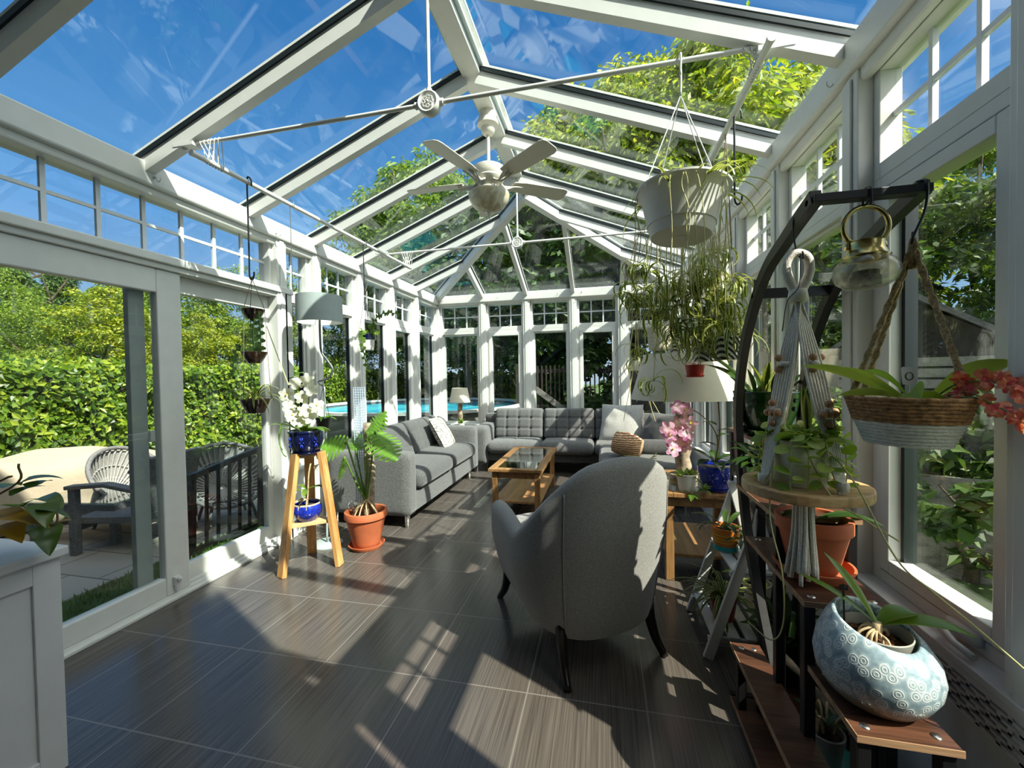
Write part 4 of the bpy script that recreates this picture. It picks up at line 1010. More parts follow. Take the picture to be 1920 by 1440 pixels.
for p in ((sx0+.06, sy0+.06), (sx0+.06, sy1-.1), (sx1-.1, sy1-.1), (.0, 4.46), (.82, 4.46)): MB().tube([(p[0], p[1], 0), (p[0], p[1], .17)], .02, 12).build('leg', 'chrome', t, smooth=40)
pillow('throw_pillow', Mx((.24, 5.93, .70), 66, 0, -14), .58, .56, .18, 'cushion_light', 'light grey woven cushion in the corner of the large sofa', wr=.02)
pillow('throw_pillow', Mx((.66, 5.55, .66), 60, 0, -62), .52, .5, .18, 'cushion_dark', 'dark charcoal cushion behind the pink orchid on the large sofa', wr=.02)
mb = MB().rbox((.60, 4.95, .53), (.50, .22, .20), .10, (12, 10, 10)); tag(mb.build('bolster_cushion', 'cushion_dark', smooth=True), 'dark grey bolster on the chaise behind the blue orchid pot', 'cushion')
# woven zigzag basket lying on the chaise
t = thing('woven_basket', 'zigzag-patterned woven basket lying on the chaise behind the armchair', 'basket', (.26, 4.72, .60))
Rb = Euler((0, radians(-78), radians(-18)), 'XYZ').to_matrix()
mb = MB().lathe([(.10, -.15), (.125, -.08), (.135, .02), (.125, .12), (.115, .15), (.105, .15), (.12, .02), (.095, -.14)], (0, 0, 0), 32, axis=Rb); mb.build('body', 'woven_zigzag', t, local=True, smooth=True)
mb = MB()
for k in range(5): mb.tube(bez([V((-.05+.02*k, -.10, -.10)), V((.10+.02*k, -.16, -.10-.01*k)), V((.28, -.22, -.16+.03*k))], 6), .005, 5)
mb.build('straw_stems', 'stem_pale', t, local=True, smooth=True)

# --- barrel armchair seen from behind
def armchair():
    ang = radians(35)
    t = thing('armchair', 'light grey fabric barrel armchair with dark legs, seen from behind', 'armchair', (-.125, 2.20, 0), ang); t.scale = (1.0, 1.0, 1.03)
    HB, HA = .985, .60
    def top(a):   # a: angle from the middle of the back, radians
        k = abs(a); k0, k1 = .48, 1.50
        s = min(1, max(0, (k-k0)/(k1-k0))); s = .5*s*s*(3-2*s)+.5*s
        h = HB-.03*min(1, k/k0)**2-(HB-.03-HA)*s
        if k > k1: h += .035*min(1, (k-k1)/.5)
        return h
    A1 = pi/2+.72
    def plan(a, r):  # back towards -y, squarish at the arms
        if abs(a) > pi/2: return (1 if a > 0 else -1)*(r-.05*(abs(a)-pi/2)), (abs(a)-pi/2)*.50
        x, y = sin(a), -cos(a)
        n = 2.7; q = (abs(x)**n+abs(y)**n)**(1/n); rx, ry = r, r*1.0
        return x/q*rx, y/q*ry
    def P(u, v):
        a = (u*2-1)*A1; h = top(a); k = abs(a)
        zb = .17 + .09*min(1, (k/1.5))**2*.6
        th = .095
        prof = [(1.0, 0), (1.0, .2), (1.0, .4), (1.0, .6), (1.0, .8), (1.0, .93)]
        M_ = 22; j = v*M_
        if j <= 11:   # outside going up
            tt = j/11; z = zb+(h-.035-zb)*tt
            r = .335+.070*min(1, tt*1.5)**.75
        elif j <= 16:  # rolled top
            tt = (j-11)/5; ph = pi*tt; z = h-.035+.045*sin(ph); r = .405-.0475*(1-cos(ph))
        else:
            tt = (j-16)/6; z = (h-.035)+(.30-(h-.035))*tt; r = .310-.020*tt
        x, y = plan(a, r); y += .03
        lean = -.08*max(0, (z-.45))*max(0, cos(a))
        return V((x, y+lean, z))
    MB().grid(P, 49, 23).build('shell', 'chair_grey', t, local=True, smooth=True)
    mb = MB(); 
    for s in (-1, 1):   # closed arm fronts
        mb = MB()
        u = 0 if s < 0 else 1
        ring = [P(u, j/22) for j in range(23)]; c = sum(ring, V())/23
        c = c + V((0, .02, 0)); n_ = len(ring); mb.add(ring+[c], [((j, (j+1) % n_, n_) if s > 0 else ((j+1) % n_, j, n_)) for j in range(n_)])
        mb.build('arm_front', 'chair_grey', t, local=True, smooth=True)
    def seatf(p, nr):
        q = p.copy(); q.z += .03*(1-(p.x/.34)**4)*(1 if p.z > 0 else 0)
        k = max(0, -p.y-.1)/.3; q.x *= 1-.22*k*k
        return q
    MB().rbox((0, .14, .40), (.62, .74, .17), .06, (16, 18, 6), seatf).build('seat_cushion', 'chair_grey', t, local=True, smooth=True)
    MB().rbox((0, .12, .27), (.60, .70, .14), .05, (12, 14, 6), seatf).build('seat_base', 'chair_grey', t, local=True, smooth=True)
    for q_ in (.155, -.155): MB().tube([P(.5+q_, .02+j/22*.5)+V((0, -.002, 0)) for j in range(0, 22)], .003, 5).build('back_seam', 'chair_grey', t, local=True, smooth=True)
    for sx in (-1, 1):
        for sy in (-1, 1):
            x, y = sx*.25, (.43 if sy > 0 else -.22)
            pts = bez([(x, y, .24), (x*1.02, y+sy*.015, .15), (x*1.05, y+sy*.045, .07), (x*1.10, y+sy*.10, 0)], 4)
            MB().tube(pts, [.032-.014*i/(len(pts)-1) for i in range(len(pts))], 8).build('leg', 'dark_wood_leg', t, local=True, smooth=True)
    return t
armchair()

# --- oak coffee table with glass inset
def oak_table(name, label, x0, x1, y0, y1, h, leg=.055, shelf=.14):
    cx, cy_ = (x0+x1)/2, (y0+y1)/2; t = thing(name, label, 'table', (cx, cy_, 0))
    for x in (x0+.03, x1-.03-leg):
        for y in (y0+.03, y1-.03-leg):
            mb = MB(); pr = [(0, 1.0), (.4, 1.0), (.72, .86), (.86, 1.08), (.93, .95), (1, .95)]; vs = []; fs = []
            for z, k in pr:
                for a, b in ((-1, -1), (1, -1), (1, 1), (-1, 1)): vs.append((x+leg/2+a*leg/2*k, y+leg/2+b*leg/2*k, z*(h-.04)))
            for i in range(len(pr)-1):
                for j in range(4): fs.append((i*4+j, i*4+(j+1) % 4, i*4+4+(j+1) % 4, i*4+4+j))
            fs += [(3, 2, 1, 0), tuple((len(pr)-1)*4+j for j in range(4))]
            mb.add(vs, fs); mb.build('leg', 'oak_v', t, bevel=.004)
    mb = MB(); w = .075
    mb.box((x0, y0, h-.03), (x0+w, y1, h)).box((x1-w, y0, h-.03), (x1, y1, h)); mb.box((x0+w, y0, h-.03), (x1-w, y0+w, h)).box((x0+w, y1-w, h-.03), (x1-w, y1, h)); mb.build('top_frame', 'oak', t, bevel=.004)
    MB().box((x0+w, y0+w, h-.012), (x1-w, y1-w, h-.004)).build('glass_top', 'table_glass', t)
    mb = MB(); mb.box((x0+.045, y0+.05, h-.10), (x0+.065, y1-.05, h-.03)).box((x1-.065, y0+.05, h-.10), (x1-.045, y1-.05, h-.03)).box((x0+.065, y0+.05, h-.10), (x1-.065, y0+.07, h-.03)).box((x0+.065, y1-.07, h-.10), (x1-.065, y1-.05, h-.03)); mb.build('apron', 'oak', t)
    MB().box((x0+.03, y0+.04, shelf), (x1-.03, y1-.04, shelf+.022)).build('shelf', 'oak', t, bevel=.003)
    return t
oak_table('coffee_table', 'oak coffee table with a glass top and lower shelf between the two sofas', -1.115, -.575, 3.85, 5.12, .485)
oak_table('side_table', 'oak side table with a shelf holding the orchids behind the white ladder stand', .37, .93, 2.86, 3.56, .60, shelf=.16)
oak_table('corner_table', 'small oak corner table with a lamp between the two sofas', -2.48, -1.98, 5.72, 6.22, .60)

# --- lamps
def table_lamp(loc, sc, label, base='driftwood', k=1):
    t = thing('table_lamp', label, 'lamp', loc); x, y, z = loc
    mb = MB(); pts = []
    rl = random.Random(int(abs(x)*100))
    for i in range(9): pts.append(V((x+rl.uniform(-.008, .008)*sc, y+rl.uniform(-.008, .008)*sc, z+.02*sc+i*.048*sc)))
    mb.tube(pts, [.042*sc*(1+.12*rl.uniform(-1, 1)) for _ in pts], 10); mb.tube([(x, y, z), (x, y, z+.025*sc)], .07*sc, 20); mb.build('base', base, t, smooth=50)
    MB().tube([(x, y, z+.40*sc), (x, y, z+.50*sc)], .010*sc, 8).tube([(x, y, z+.49*sc), (x, y, z+.62*sc)], .004*sc, 6).build('stem', 'brass', t, smooth=True)
    MB().lathe([(.175*sc*k, z+.43*sc), (.128*sc*k, z+.67*sc), (.125*sc*k, z+.668*sc), (.172*sc*k, z+.43*sc)], (x, y, 0), 40, close=True).build('lamp_shade', 'lamp_cream', t, smooth=40)
table_lamp((-2.16, 5.98, .60), .92, 'driftwood table lamp with a cream shade in the far left corner')
table_lamp((.585, 3.28, .60), 1.4, 'large driftwood table lamp with a cream shade behind the blue orchid pot', k=1.55)
# --- floor lamp with drum shade
t = thing('floor_lamp', 'floor lamp with a grey drum shade and a curved stem by the left windows', 'lamp', (-2.29, 3.0, 0))
MB().lathe([(.0, .02), (.11, .018), (.125, .008), (.125, 0)], (-2.29, 3.0, 0), 36).build('base', 'lamp_grey', t, smooth=40)
st = [(-2.29, 3.0, .015), (-2.28, 3.0, .5), (-2.275, 3.0, 1.0), (-2.28, 3.0, 1.33), (-2.33, 3.0, 1.372), (-2.24, 3.0, 1.40), (-2.195, 3.0, 1.47), (-2.235, 3.0, 1.54), (-2.295, 3.0, 1.62), (-2.305, 3.0, 1.75), (-2.305, 3.0, 1.95)]
MB().tube(bez(st[:4], 6), .009, 8).build('pole', 'lamp_grey', t, smooth=True)
MB().tube(bez(st[3:], 8), .009, 8).build('curved_stem', 'lamp_metal', t, smooth=True)
mb = MB(); mb.lathe([(.182, 1.865), (.178, 2.085), (.174, 2.085), (.178, 1.865)], (-2.305, 3.0, 0), 48, close=True); sh = mb.build('lamp_shade', 'lamp_grey', t, smooth=40)
MB().lathe([(.176, 1.866), (.172, 2.084), (.170, 2.084), (.174, 1.866)], (-2.305, 3.0, 0), 48, close=True).build('lining', 'shade_lining', sh, smooth=40)
mb = MB()
for k in range(3): a = k*2*pi/3; mb.tube([(-2.305, 3.0, 1.93), (-2.305+.17*cos(a), 3.0+.17*sin(a), 2.07)], .003, 5)
mb.build('shade_spider', 'lamp_metal', t); MB().ball((-2.305, 3.0, 1.98), .035, 12).build('bulb', 'white_paint', t, smooth=True)

# --- ceiling fan
fx, fy = -.84, 3.07
t = thing('ceiling_fan', 'cream five-blade ceiling fan with a bowl light hanging from the ridge', 'ceiling fan', (fx, fy, ZR))
MB().lathe([(.0, ZR), (.068, ZR), (.066, ZR-.05), (.080, ZR-.062), (.082, ZR-.095), (.055, ZR-.115), (.05, ZR-.145), (.034, ZR-.165), (.02, ZR-.17), (.0, ZR-.17)], (fx, fy, 0), 32).build('canopy', 'fan_white', t, smooth=40)
MB().tube([(fx, fy, ZR-.16), (fx, fy, 3.0)], .014, 12).build('downrod', 'fan_white', t, smooth=40)
MB().lathe([(.0, 3.03), (.03, 3.03), (.04, 3.01), (.10, 3.0), (.125, 2.985), (.128, 2.94), (.115, 2.915), (.118, 2.905), (.105, 2.88), (.08, 2.865), (.07, 2.83), (.0, 2.83)], (fx, fy, 0), 40).build('motor', 'fan_white', t, smooth=40)
for k in range(5):
    a = radians(35+72*k); R2 = Matrix.Rotation(a, 4, 'Z'); M_ = Matrix.Translation(V((fx, fy, 2.885))) @ R2
    bm = MB(); outline = [(.20, -.052), (.30, -.068), (.62, -.076), (.655, -.066), (.668, -.04), (.668, .04), (.655, .066), (.62, .076), (.30, .068), (.20, .052), (.185, .0)]
    bm.prism(outline, -.003, .004, M=M_ @ Matrix.Rotation(radians(-11), 4, 'X')); bl = bm.build('blade', 'fan_white', t, bevel=.002)
    ir = MB()
    for s in (-1, 1): ir.tube([M_ @ V(p) for p in bez([(.09, s*.03, -.012), (.14, s*.012, -.035), (.20, s*.03, -.018), (.27, s*.035*1.0, -.006+.006*s)], 5)], .008, 6)
    ir.tube([M_ @ V(p) for p in ((.10, 0, -.02), (.20, 0, -.012), (.25, 0, -.008))], .011, 6); ir.build('blade_iron', 'fan_white', bl, smooth=True)
MB().lathe([(.0, 2.835), (.085, 2.835), (.09, 2.80), (.05, 2.79), (.0, 2.79)], (fx, fy, 0), 32).build('switch_housing', 'fan_white', t, smooth=40)
MB().lathe([(.155, 2.795), (.158, 2.785), (.150, 2.75), (.125, 2.705), (.085, 2.672), (.035, 2.658), (.0, 2.656), (.0, 2.66), (.08, 2.676), (.12, 2.708), (.148, 2.76), (.150, 2.795)], (fx, fy, 0), 44).build('bowl_light', 'alabaster_glass', t, smooth=True)
MB().lathe([(.032, 2.672), (.034, 2.655), (.016, 2.645), (.012, 2.625), (.004, 2.605), (.0, 2.60)], (fx, fy, 0), 24).build('finial', 'fan_white', t, smooth=True)

# --- white cabinet at the left edge
t = thing('cabinet', 'white panelled cabinet cut off by the left edge of the photo', 'cabinet', (-2.3, .72, 0))
cx0, cx1, cy0, cy1 = -2.62, -1.925, .30, 1.075
MB().box((cx0, cy0, 0), (cx1-.012, cy1, .775)).build('body', 'white_paint', t)
mb = MB(); mb.box((cx1-.012, cy1-.075, 0), (cx1, cy1, .775)).box((cx1-.012, cy0, 0), (cx1, cy1-.075, .08)).box((cx1-.012, cy0, .70), (cx1, cy1-.075, .775)); mb.build('side_stile', 'white_paint', t, bevel=.002)
MB().box((cx0-.01, cy0, .775), (cx1+.02, cy1+.015, .81)).build('worktop', 'white_paint', t, bevel=.006)
# ------------------------------------------------------------------ plants: helpers
def pot(t, c, rt, rb, h, mat, rim=0.0, rimh=0.0, soil='soil', name='pot', n=36, sx=1, sy=1, bulge=0, soil_z=None, parent=None):
    """a pot with wall thickness standing at c, and its soil"""
    x, y, z = c; th = .008+.03*rt; pr = [(0, 0), (rb*.96, 0), (rb, .004)]
    for i in range(1, 9):
        k = i/8; zz = .004+(h-rimh-.004)*k; pr.append((rb+(rt-rb)*k+bulge*sin(pi*k), zz))
    if rim: pr += [(rt+rim, h-rimh+.002), (rt+rim, h-.003), (rt+rim-.003, h)]
    else: pr[-1] = (pr[-1][0], h-.002); pr.append((rt-.002, h))
    pr += [(rt-th*.6, h), (rt-th, h-.01), (rt-th-(rt-rb)*.15+bulge*.3, h*.72), (0, h*.72)]
    o = MB().lathe(pr, c, n, sx=sx, sy=sy).build(name, mat, t, smooth=45)
    zs = h*.80 if soil_z is None else soil_z
    if soil: MB().lathe([(0, zs+.004), (rt*.5, zs+.006), (rt-th*.9, zs)], c, 24, sx=sx, sy=sy).build('soil', soil, o if parent is None else parent, smooth=True)
    return o
def saucer(t, c, r, h, mat):
    return MB().lathe([(0, 0), (r*.86, 0), (r, h*.9), (r, h), (r-.008, h), (r*.82, h*.35), (0, h*.35)], c, 36).build('saucer', mat, t, smooth=45)
def rosette(mb, p, n, ln, w, rg, up=(.5, 1.35), droop=(1.6, 2.8), seg=7, prof='strap', tw=.0, fold=.12, az0=None):
    for k in range(n):
        a = (2*pi*k/n if az0 is None else az0+rg.uniform(-1, 1)*.8) + rg.uniform(-.4, .4)
        mb.blade(V(p)+V((cos(a), sin(a), 0))*.006, a, rg.uniform(*up), ln*rg.uniform(.65, 1.15), w*rg.uniform(.8, 1.15), rg.uniform(*droop), seg, prof, fold, 0, rg.uniform(-tw, tw), rg.uniform(-.5, .5))
def orchid_leaves(mb, p, n, ln, w, rg, up=(.25, .7), droop=(.5, 1.2), az=None):
    for k in range(n):
        a = (az[k] if az else 2*pi*k/n+rg.uniform(-.3, .3)); mb.blade(p, a, rg.uniform(*up), ln*rg.uniform(.8, 1.15), w, rg.uniform(*droop), 9, 'paddle', .16)
def flower(mb, p, d, r, rg, petals=5, cup=.25, wide=.95):
    """flat orchid bloom facing d"""
    d = V(d).normalized(); a = d.orthogonal().normalized(); b = d.cross(a); p = V(p); t0 = rg.uniform(0, 6.28)
    for k in range(petals):
        t = t0+2*pi*k/petals; e = a*cos(t)+b*sin(t); s = d.cross(e); w = r*(wide if k % 2 else .62)
        pts = [p, p+e*r*.45+s*w*.5+d*r*cup*.3, p+e*r*.45+d*r*cup*.15, p+e*r*.45-s*w*.5+d*r*cup*.3, p+e*r*.88+s*w*.38+d*r*cup*.1, p+e*r-d*r*cup*.2, p+e*r*.88-s*w*.38+d*r*cup*.1]
        mb.add(pts, [(0, 1, 2), (0, 2, 3), (1, 4, 5, 2), (2, 5, 6, 3)], 0, [1, .2, .7, .2, 0, 0, 0])
def cord(mb, pts, r=.002, n=5): mb.tube(pts, r, n)
def s_hook(name, label, top, bot, r, group=None, mat='black_hook', cat='hook', lean=1):
    """long S hook: hangs over something at top and ends in an upturned hook at bot"""
    top, bot = V(top), V(bot); k = .018
    pts = bez([top+V((k*1.8*lean, 0, -.045)), top+V((k*1.7*lean, 0, -.012)), top+V((k*.8*lean, 0, .010)), top+V((0, 0, -.012)), top.lerp(bot, .35), top.lerp(bot, .8), bot+V((0, 0, .012)), bot+V((k*.9*lean, 0, -.012)), bot+V((k*1.8*lean, 0, .010)), bot+V((k*1.9*lean, 0, .035))], 6)
    return tag(MB().tube(pts, r, 8).build(name, mat, smooth=True), label, cat, group)
rg = random.Random(77)

# ------------------------------------------------------------------ poles tied under the tie rods
def tied_pole(label, a, b, tie):
    t = thing('hanging_pole', label, 'pole', a); a, b = V(a), V(b)
    MB().tube([a, b], .0155, 14).build('pole', 'pole_white', t, smooth=40)
    MB().tube([a-(b-a).normalized()*.004, a+(b-a).normalized()*.012], .018, 14).build('end_cap', 'pole_white', t, smooth=40)
    for f_, (yr, zr) in tie:
        q = a.lerp(b, f_); mb = MB()
        for k in range(6):
            off = (k-2.5)*.011; s = 1 if k % 2 else -1
            ring = [(0, .018), (.018, .0), (0, -.018), (-.018, 0)]
            p1 = V((q.x+s*.03+off*1.2, yr, zr)); qq = q+(b-a).normalized()*off*1.6
            mb.tube(bez([p1+V((0, .013, 0)), p1+V((0, 0, .014)), p1+V((0, -.013, 0))], 3)+[p1+V((0, -.012, -.006))]+bez([qq+V((-.017*s, 0, .004)), qq+V((0, 0, -.018)), qq+V((.017*s, 0, .004))], 3)+[p1+V((0, .012, -.006)), p1+V((0, .013, 0))], .0028, 5)
        mb.build('string_tie', 'string_white', t, smooth=True)
    return t
PLa, PLb = V((-2.20, 1.85, 2.655)), V((-2.06, 4.20, 2.60))
PRa, PRb = V((.665, 1.83, 2.715)), V((.66, 4.25, 2.66))
tied_pole('white pole slung under the tie rods along the left side', PLa, PLb, [(.055, (1.96, 2.775)), (.97, (4.14, 2.755))])
tied_pole('white pole slung under the tie rods along the right side', PRa, PRb, [(.075, (1.96, 2.775)), (.955, (4.14, 2.755))])
def onL(y): return PLa.lerp(PLb, (y-PLa.y)/(PLb.y-PLa.y))
def onR(y): return PRa.lerp(PRb, (y-PRa.y)/(PRb.y-PRa.y))

# ------------------------------------------------------------------ left: hanging planters
p = onL(2.19); s_hook('long_hook', 'long black hook holding the three-tier hanging planter', p+V((0, 0, .018)), (p.x-.002, p.y, 2.045), .005, lean=1)
hx, hy = p.x+.015, p.y
t = thing('tiered_hanging_planter', 'three brown glazed bowls hung one below another from a long black hook', 'hanging planter', (hx, hy, 1.2))
bw = [(.068, .036, .062, 1.845), (.076, .038, .072, 1.575), (.090, .050, .088, 1.275)]   # rim r, base r, height, rim z
for r, rb, h, z in bw: pot(t, (hx, hy, z-h), r, rb, h, 'brown_glaze', n=28, bulge=.004)
mb = MB()
for k in range(3):
    a = 2*pi*k/3+.5; e = V((cos(a), sin(a), 0))
    cord(mb, [(hx, hy, 2.04), V((hx, hy, bw[0][3]))+e*.066, V((hx, hy, bw[1][3]))+e*.075, V((hx, hy, bw[2][3]))+e*.089])
mb.ball((hx, hy, 2.04), .012, 8); mb.build('cords', 'yarn_cord', t, smooth=True)
def fishbone(mb, pts, w=.045, n=12):
    """flat zigzag cactus stem along a path, lobes alternating"""
    pts = bez(pts, 6); m_ = len(pts)
    tot = n
    for k in range(tot):
        i = min(m_-2, int(k/tot*(m_-1))); p_, q_ = pts[i], pts[min(m_-1, i+2)]; d = (q_-p_).normalized(); sd = d.cross(V((.3, -.9, .25))).normalized(); s = 1 if k % 2 else -1; ln = w*(1-.4*k/tot)
        mb.add([p_-d*.006, p_+sd*s*ln*.9+d*.004, p_+sd*s*ln+d*.016, p_+sd*s*ln*.45+d*.026, p_+d*.024], [(0, 1, 2, 3, 4)])
    mb.tube(pts, .004, 5)
mb = MB(); z2 = 1.565
fishbone(mb, [(hx+.01, hy, z2), (hx+.005, hy-.01, z2+.12), (hx+.03, hy-.02, z2+.24)], .04, 14); fishbone(mb, [(hx+.03, hy+.02, z2), (hx+.05, hy, z2+.14), (hx+.06, hy-.02, z2+.26)], .036, 12)
fishbone(mb, [(hx-.03, hy, z2), (hx-.08, hy-.03, z2+.05), (hx-.125, hy-.03, z2-.03), (hx-.135, hy-.03, z2-.14)], .032, 14); fishbone(mb, [(hx+.04, hy-.03, z2), (hx+.07, hy-.03, z2+.03)], .03, 6)
mb.build('fishbone_cactus', 'leaf_cactus_dark', t)
mb = MB(); rosette(mb, (hx, hy, 1.262), 30, .26, .013, rg, (.5, 1.4), (1.8, 3.0)); mb.build('spider_plant', 'leaf_spider_dark', t)
p = onL(2.53); s_hook('long_hook', 'thin empty hook hanging from the left pole beside the grey lamp shade', p+V((0, 0, .018)), (p.x, p.y, 2.035), .0026, mat='lamp_metal')
p = onL(3.36); s_hook('long_hook', 'black hook on the left pole holding the navy and white pot', p+V((0, 0, .018)), (p.x, p.y, 2.20), .004)
hx, hy = p.x+.015, p.y; zt = 1.795
t = thing('hanging_pot', 'navy and white hanging pot with a fishbone cactus by the left windows', 'hanging planter', (hx, hy, zt-.145))
o = pot(t, (hx, hy, zt-.145), .072, .060, .145, ['white_pot'], n=32)
MB().lathe([(.0735, zt-.05), (.0745, zt-.001), (.0735, zt), (.070, zt-.002), (.0705, zt-.05)], (hx, hy, 0), 32, close=True).build('navy_band', 'navy_glaze', o, smooth=40)
mb = MB()
for k in range(4): a = 2*pi*k/4+.4; cord(mb, [(hx, hy, 2.19), (hx+.070*cos(a), hy+.070*sin(a), zt-.002)], .0018)
mb.tube([(hx, hy, 2.18), (hx, hy, 2.205)], .008, 6); mb.build('cords', 'yarn_cord', t)
mb = MB(); fishbone(mb, [(hx+.03, hy, zt-.03), (hx+.10, hy-.05, zt+.10), (hx+.24, hy-.10, zt+.165), (hx+.40, hy-.12, zt+.145)], .045, 22)
fishbone(mb, [(hx+.02, hy-.05, zt-.02), (hx+.015, hy-.09, zt+.02), (hx+.02, hy-.10, zt-.12), (hx+.05, hy-.10, zt-.30)], .04, 20); fishbone(mb, [(hx+.05, hy-.02, zt-.02), (hx+.11, hy-.05, zt+.02), (hx+.17, hy-.07, zt-.01)], .04, 10)
mb.build('fishbone_cactus', 'leaf_cactus', t)
# small black pot on the lamp stem
hx, hy, zt = -2.285, 2.985, 1.075
t = thing('hanging_pot', 'small black pot hung by strings from the curved stem of the floor lamp', 'hanging planter', (hx, hy, zt-.10))
pot(t, (hx, hy, zt-.10), .062, .046, .10, 'black_plastic', rim=.003, rimh=.012, n=28)
mb = MB()
for k in range(3): a = 2*pi*k/3; cord(mb, [(-2.285, 2.99, 1.372), (hx+.01, hy, 1.33), (hx+.060*cos(a), hy+.060*sin(a), zt-.002)], .0022)
mb.build('cords', 'black_hook', t)
mb = MB(); rosette(mb, (hx, hy, zt-.02), 9, .13, .03, rg, (.3, .9), (.8, 1.5), 6, 'oval'); mb.build('foliage', 'leaf_monstera', t)

# ------------------------------------------------------------------ wooden three-legged stand with the white orchid
ft = [V((-2.228, 2.43, 0)), V((-1.938, 2.672, 0)), V((-2.30, 2.83, 0))]; cc = sum(ft, V())/3; ZT = .825
t = thing('plant_stand', 'tall three-legged pine plant stand beside the sliding door', 'plant stand', (cc.x, cc.y, 0))
for p in ft:
    q = V((cc.x+(p.x-cc.x)*.45, cc.y+(p.y-cc.y)*.45, ZT+.03)); rd = (cc-p); rd.z = 0
    MB().beam(p, q, .070, .034, rd).build('leg', 'pine_v', t, bevel=.004)
def tri(k, z0, z1): return MB().prism([((p.x-cc.x)*k+cc.x, (p.y-cc.y)*k+cc.y) for p in ft], z0, z1)
tri(.52, ZT-.005, ZT+.018).build('top_shelf', 'pine_x', t, bevel=.002); tri(.80, .325, .35).build('lower_shelf', 'pine_x', t, bevel=.002)
# orchid pot on top
bx_, by_ = cc.x-.005, cc.y-.015; zb = ZT+.018
t = thing('potted_orchid', 'white moth orchid in a dark blue glazed pot on top of the pine stand', 'potted plant', (bx_, by_, zb))
saucer(t, (bx_, by_, zb), .105, .02, 'navy_glaze')
po = pot(t, (bx_, by_, zb+.012), .118, .088, .165, 'navy_glaze', rim=.006, rimh=.018, bulge=.012)
mb = MB()
for s in range(3):
    for k in range(6):
        a = -1.95+s*.8+.0; c = V((bx_, by_, zb+.095)); f0 = k*pi/3
        P_ = lambda da, dz: c+V((cos(a+da)*.1225, sin(a+da)*.1225, dz))
        mb.tube([P_(.30*cos(f0)*j*.5*(1), .045*sin(f0)*j) + V((0, 0, 0)) for j in (.25, .6, 1.0)], [.003, .006, .002], 5)
mb.build('petal_relief', 'cobalt_glaze', po, smooth=True)
mb = MB(); mb.blade((bx_-.02, by_, zb+.15), pi+.2, .55, .30, .06, .75, 9, 'paddle', .15); orchid_leaves(mb, (bx_, by_, zb+.15), 5, .20, .06, rg, (.4, .9), (1.0, 2.0), [2.2, -1.2, -.3, .6, 1.4]); mb.build('leaves', 'leaf_orchid', t)
mb = MB(); st1 = bez([(bx_+.01, by_, zb+.15), (bx_+.03, by_-.01, zb+.33), (bx_+.055, by_-.02, zb+.50), (bx_+.03, by_-.05, zb+.60), (bx_-.06, by_-.08, zb+.56)], 6); mb.tube(st1, .004, 6)
mb.tube(bez([(bx_-.06, by_+.02, zb+.15), (bx_-.14, by_-.05, zb+.24), (bx_-.165, by_-.08, zb+.14), (bx_-.14, by_-.08, zb+.02), (bx_-.10, by_-.09, zb-.01)], 6), .0045, 6); mb.tube(bez([(bx_-.05, by_-.03, zb+.15), (bx_-.12, by_-.09, zb+.20), (bx_-.145, by_-.1, zb+.10), (bx_-.12, by_-.1, zb+.04)], 6), .0045, 6); mb.build('stems', 'stem_green', t, smooth=True)
MB().tube([(bx_-.03, by_, zb+.15), (bx_-.02, by_-.05, zb+.3)], .002, 5).tube([atY(500, 612, by_), atY(541, 722, by_-.02)], .0035, 6).build('stake', 'stem_pale', t)
mb = MB()
for px, py, dz in ((540, 740, 0), (552, 778, -.01), (570, 745, -.02), (588, 730, -.02), (575, 770, -.03), (560, 718, 0), (598, 760, -.01), (546, 762, .01), (580, 712, 0), (566, 790, -.02), (585, 783, 0)):
    q = atY(px-4, py, by_-.06+dz); flower(mb, q, (q-EYEP)*-1+V((rg.uniform(-.5, .5), 0, rg.uniform(-.5, .8))), .052, rg)
fo = mb.build('blooms', 'petal_white', t)
mb = MB()
for px, py in ((540, 740), (552, 778), (570, 745), (575, 770), (598, 760)): mb.ball(atY(px-4, py, by_-.07), .007, 8)
mb.build('bloom_centres', 'petal_yellow', fo, smooth=True)
# cobalt pot on the lower shelf
q = V((cc.x-.01, cc.y-.02, .35)); t = thing('potted_orchid', 'cobalt blue glazed pot with a leggy orchid on the lower shelf of the pine stand', 'potted plant', q)
po = pot(t, q, .092, .068, .125, 'cobalt_glaze', bulge=.024); MB().lathe([(.092, .108), (.096, .126), (.090, .130), (.084, .126), (.086, .108)], q, 36, close=True).build('rim_glaze', 'rim_glaze', po, smooth=True)
mb = MB(); orchid_leaves(mb, q+V((0, 0, .22)), 5, .17, .04, rg, (.1, .6), (.6, 1.4), [2.9, 3.6, .2, .9, -1.0]); mb.build('leaves', 'leaf_orchid', t)
mb = MB(); mb.tube(bez([q+V((0, 0, .10)), q+V((.01, 0, .2)), q+V((.02, 0, .33)), q+V((.025, .02, .42))], 5), .006, 6)
for k in range(5): a = rg.uniform(2, 5.5); mb.tube(bez([q+V((0, 0, .15)), q+V((.06*cos(a), .06*sin(a), .15)), q+V((.095*cos(a), .095*sin(a), .12)), q+V((.10*cos(a), .10*sin(a), .02+.03*k*.3))], 5), .004, 5)
mb.build('roots', 'root', t, smooth=True)

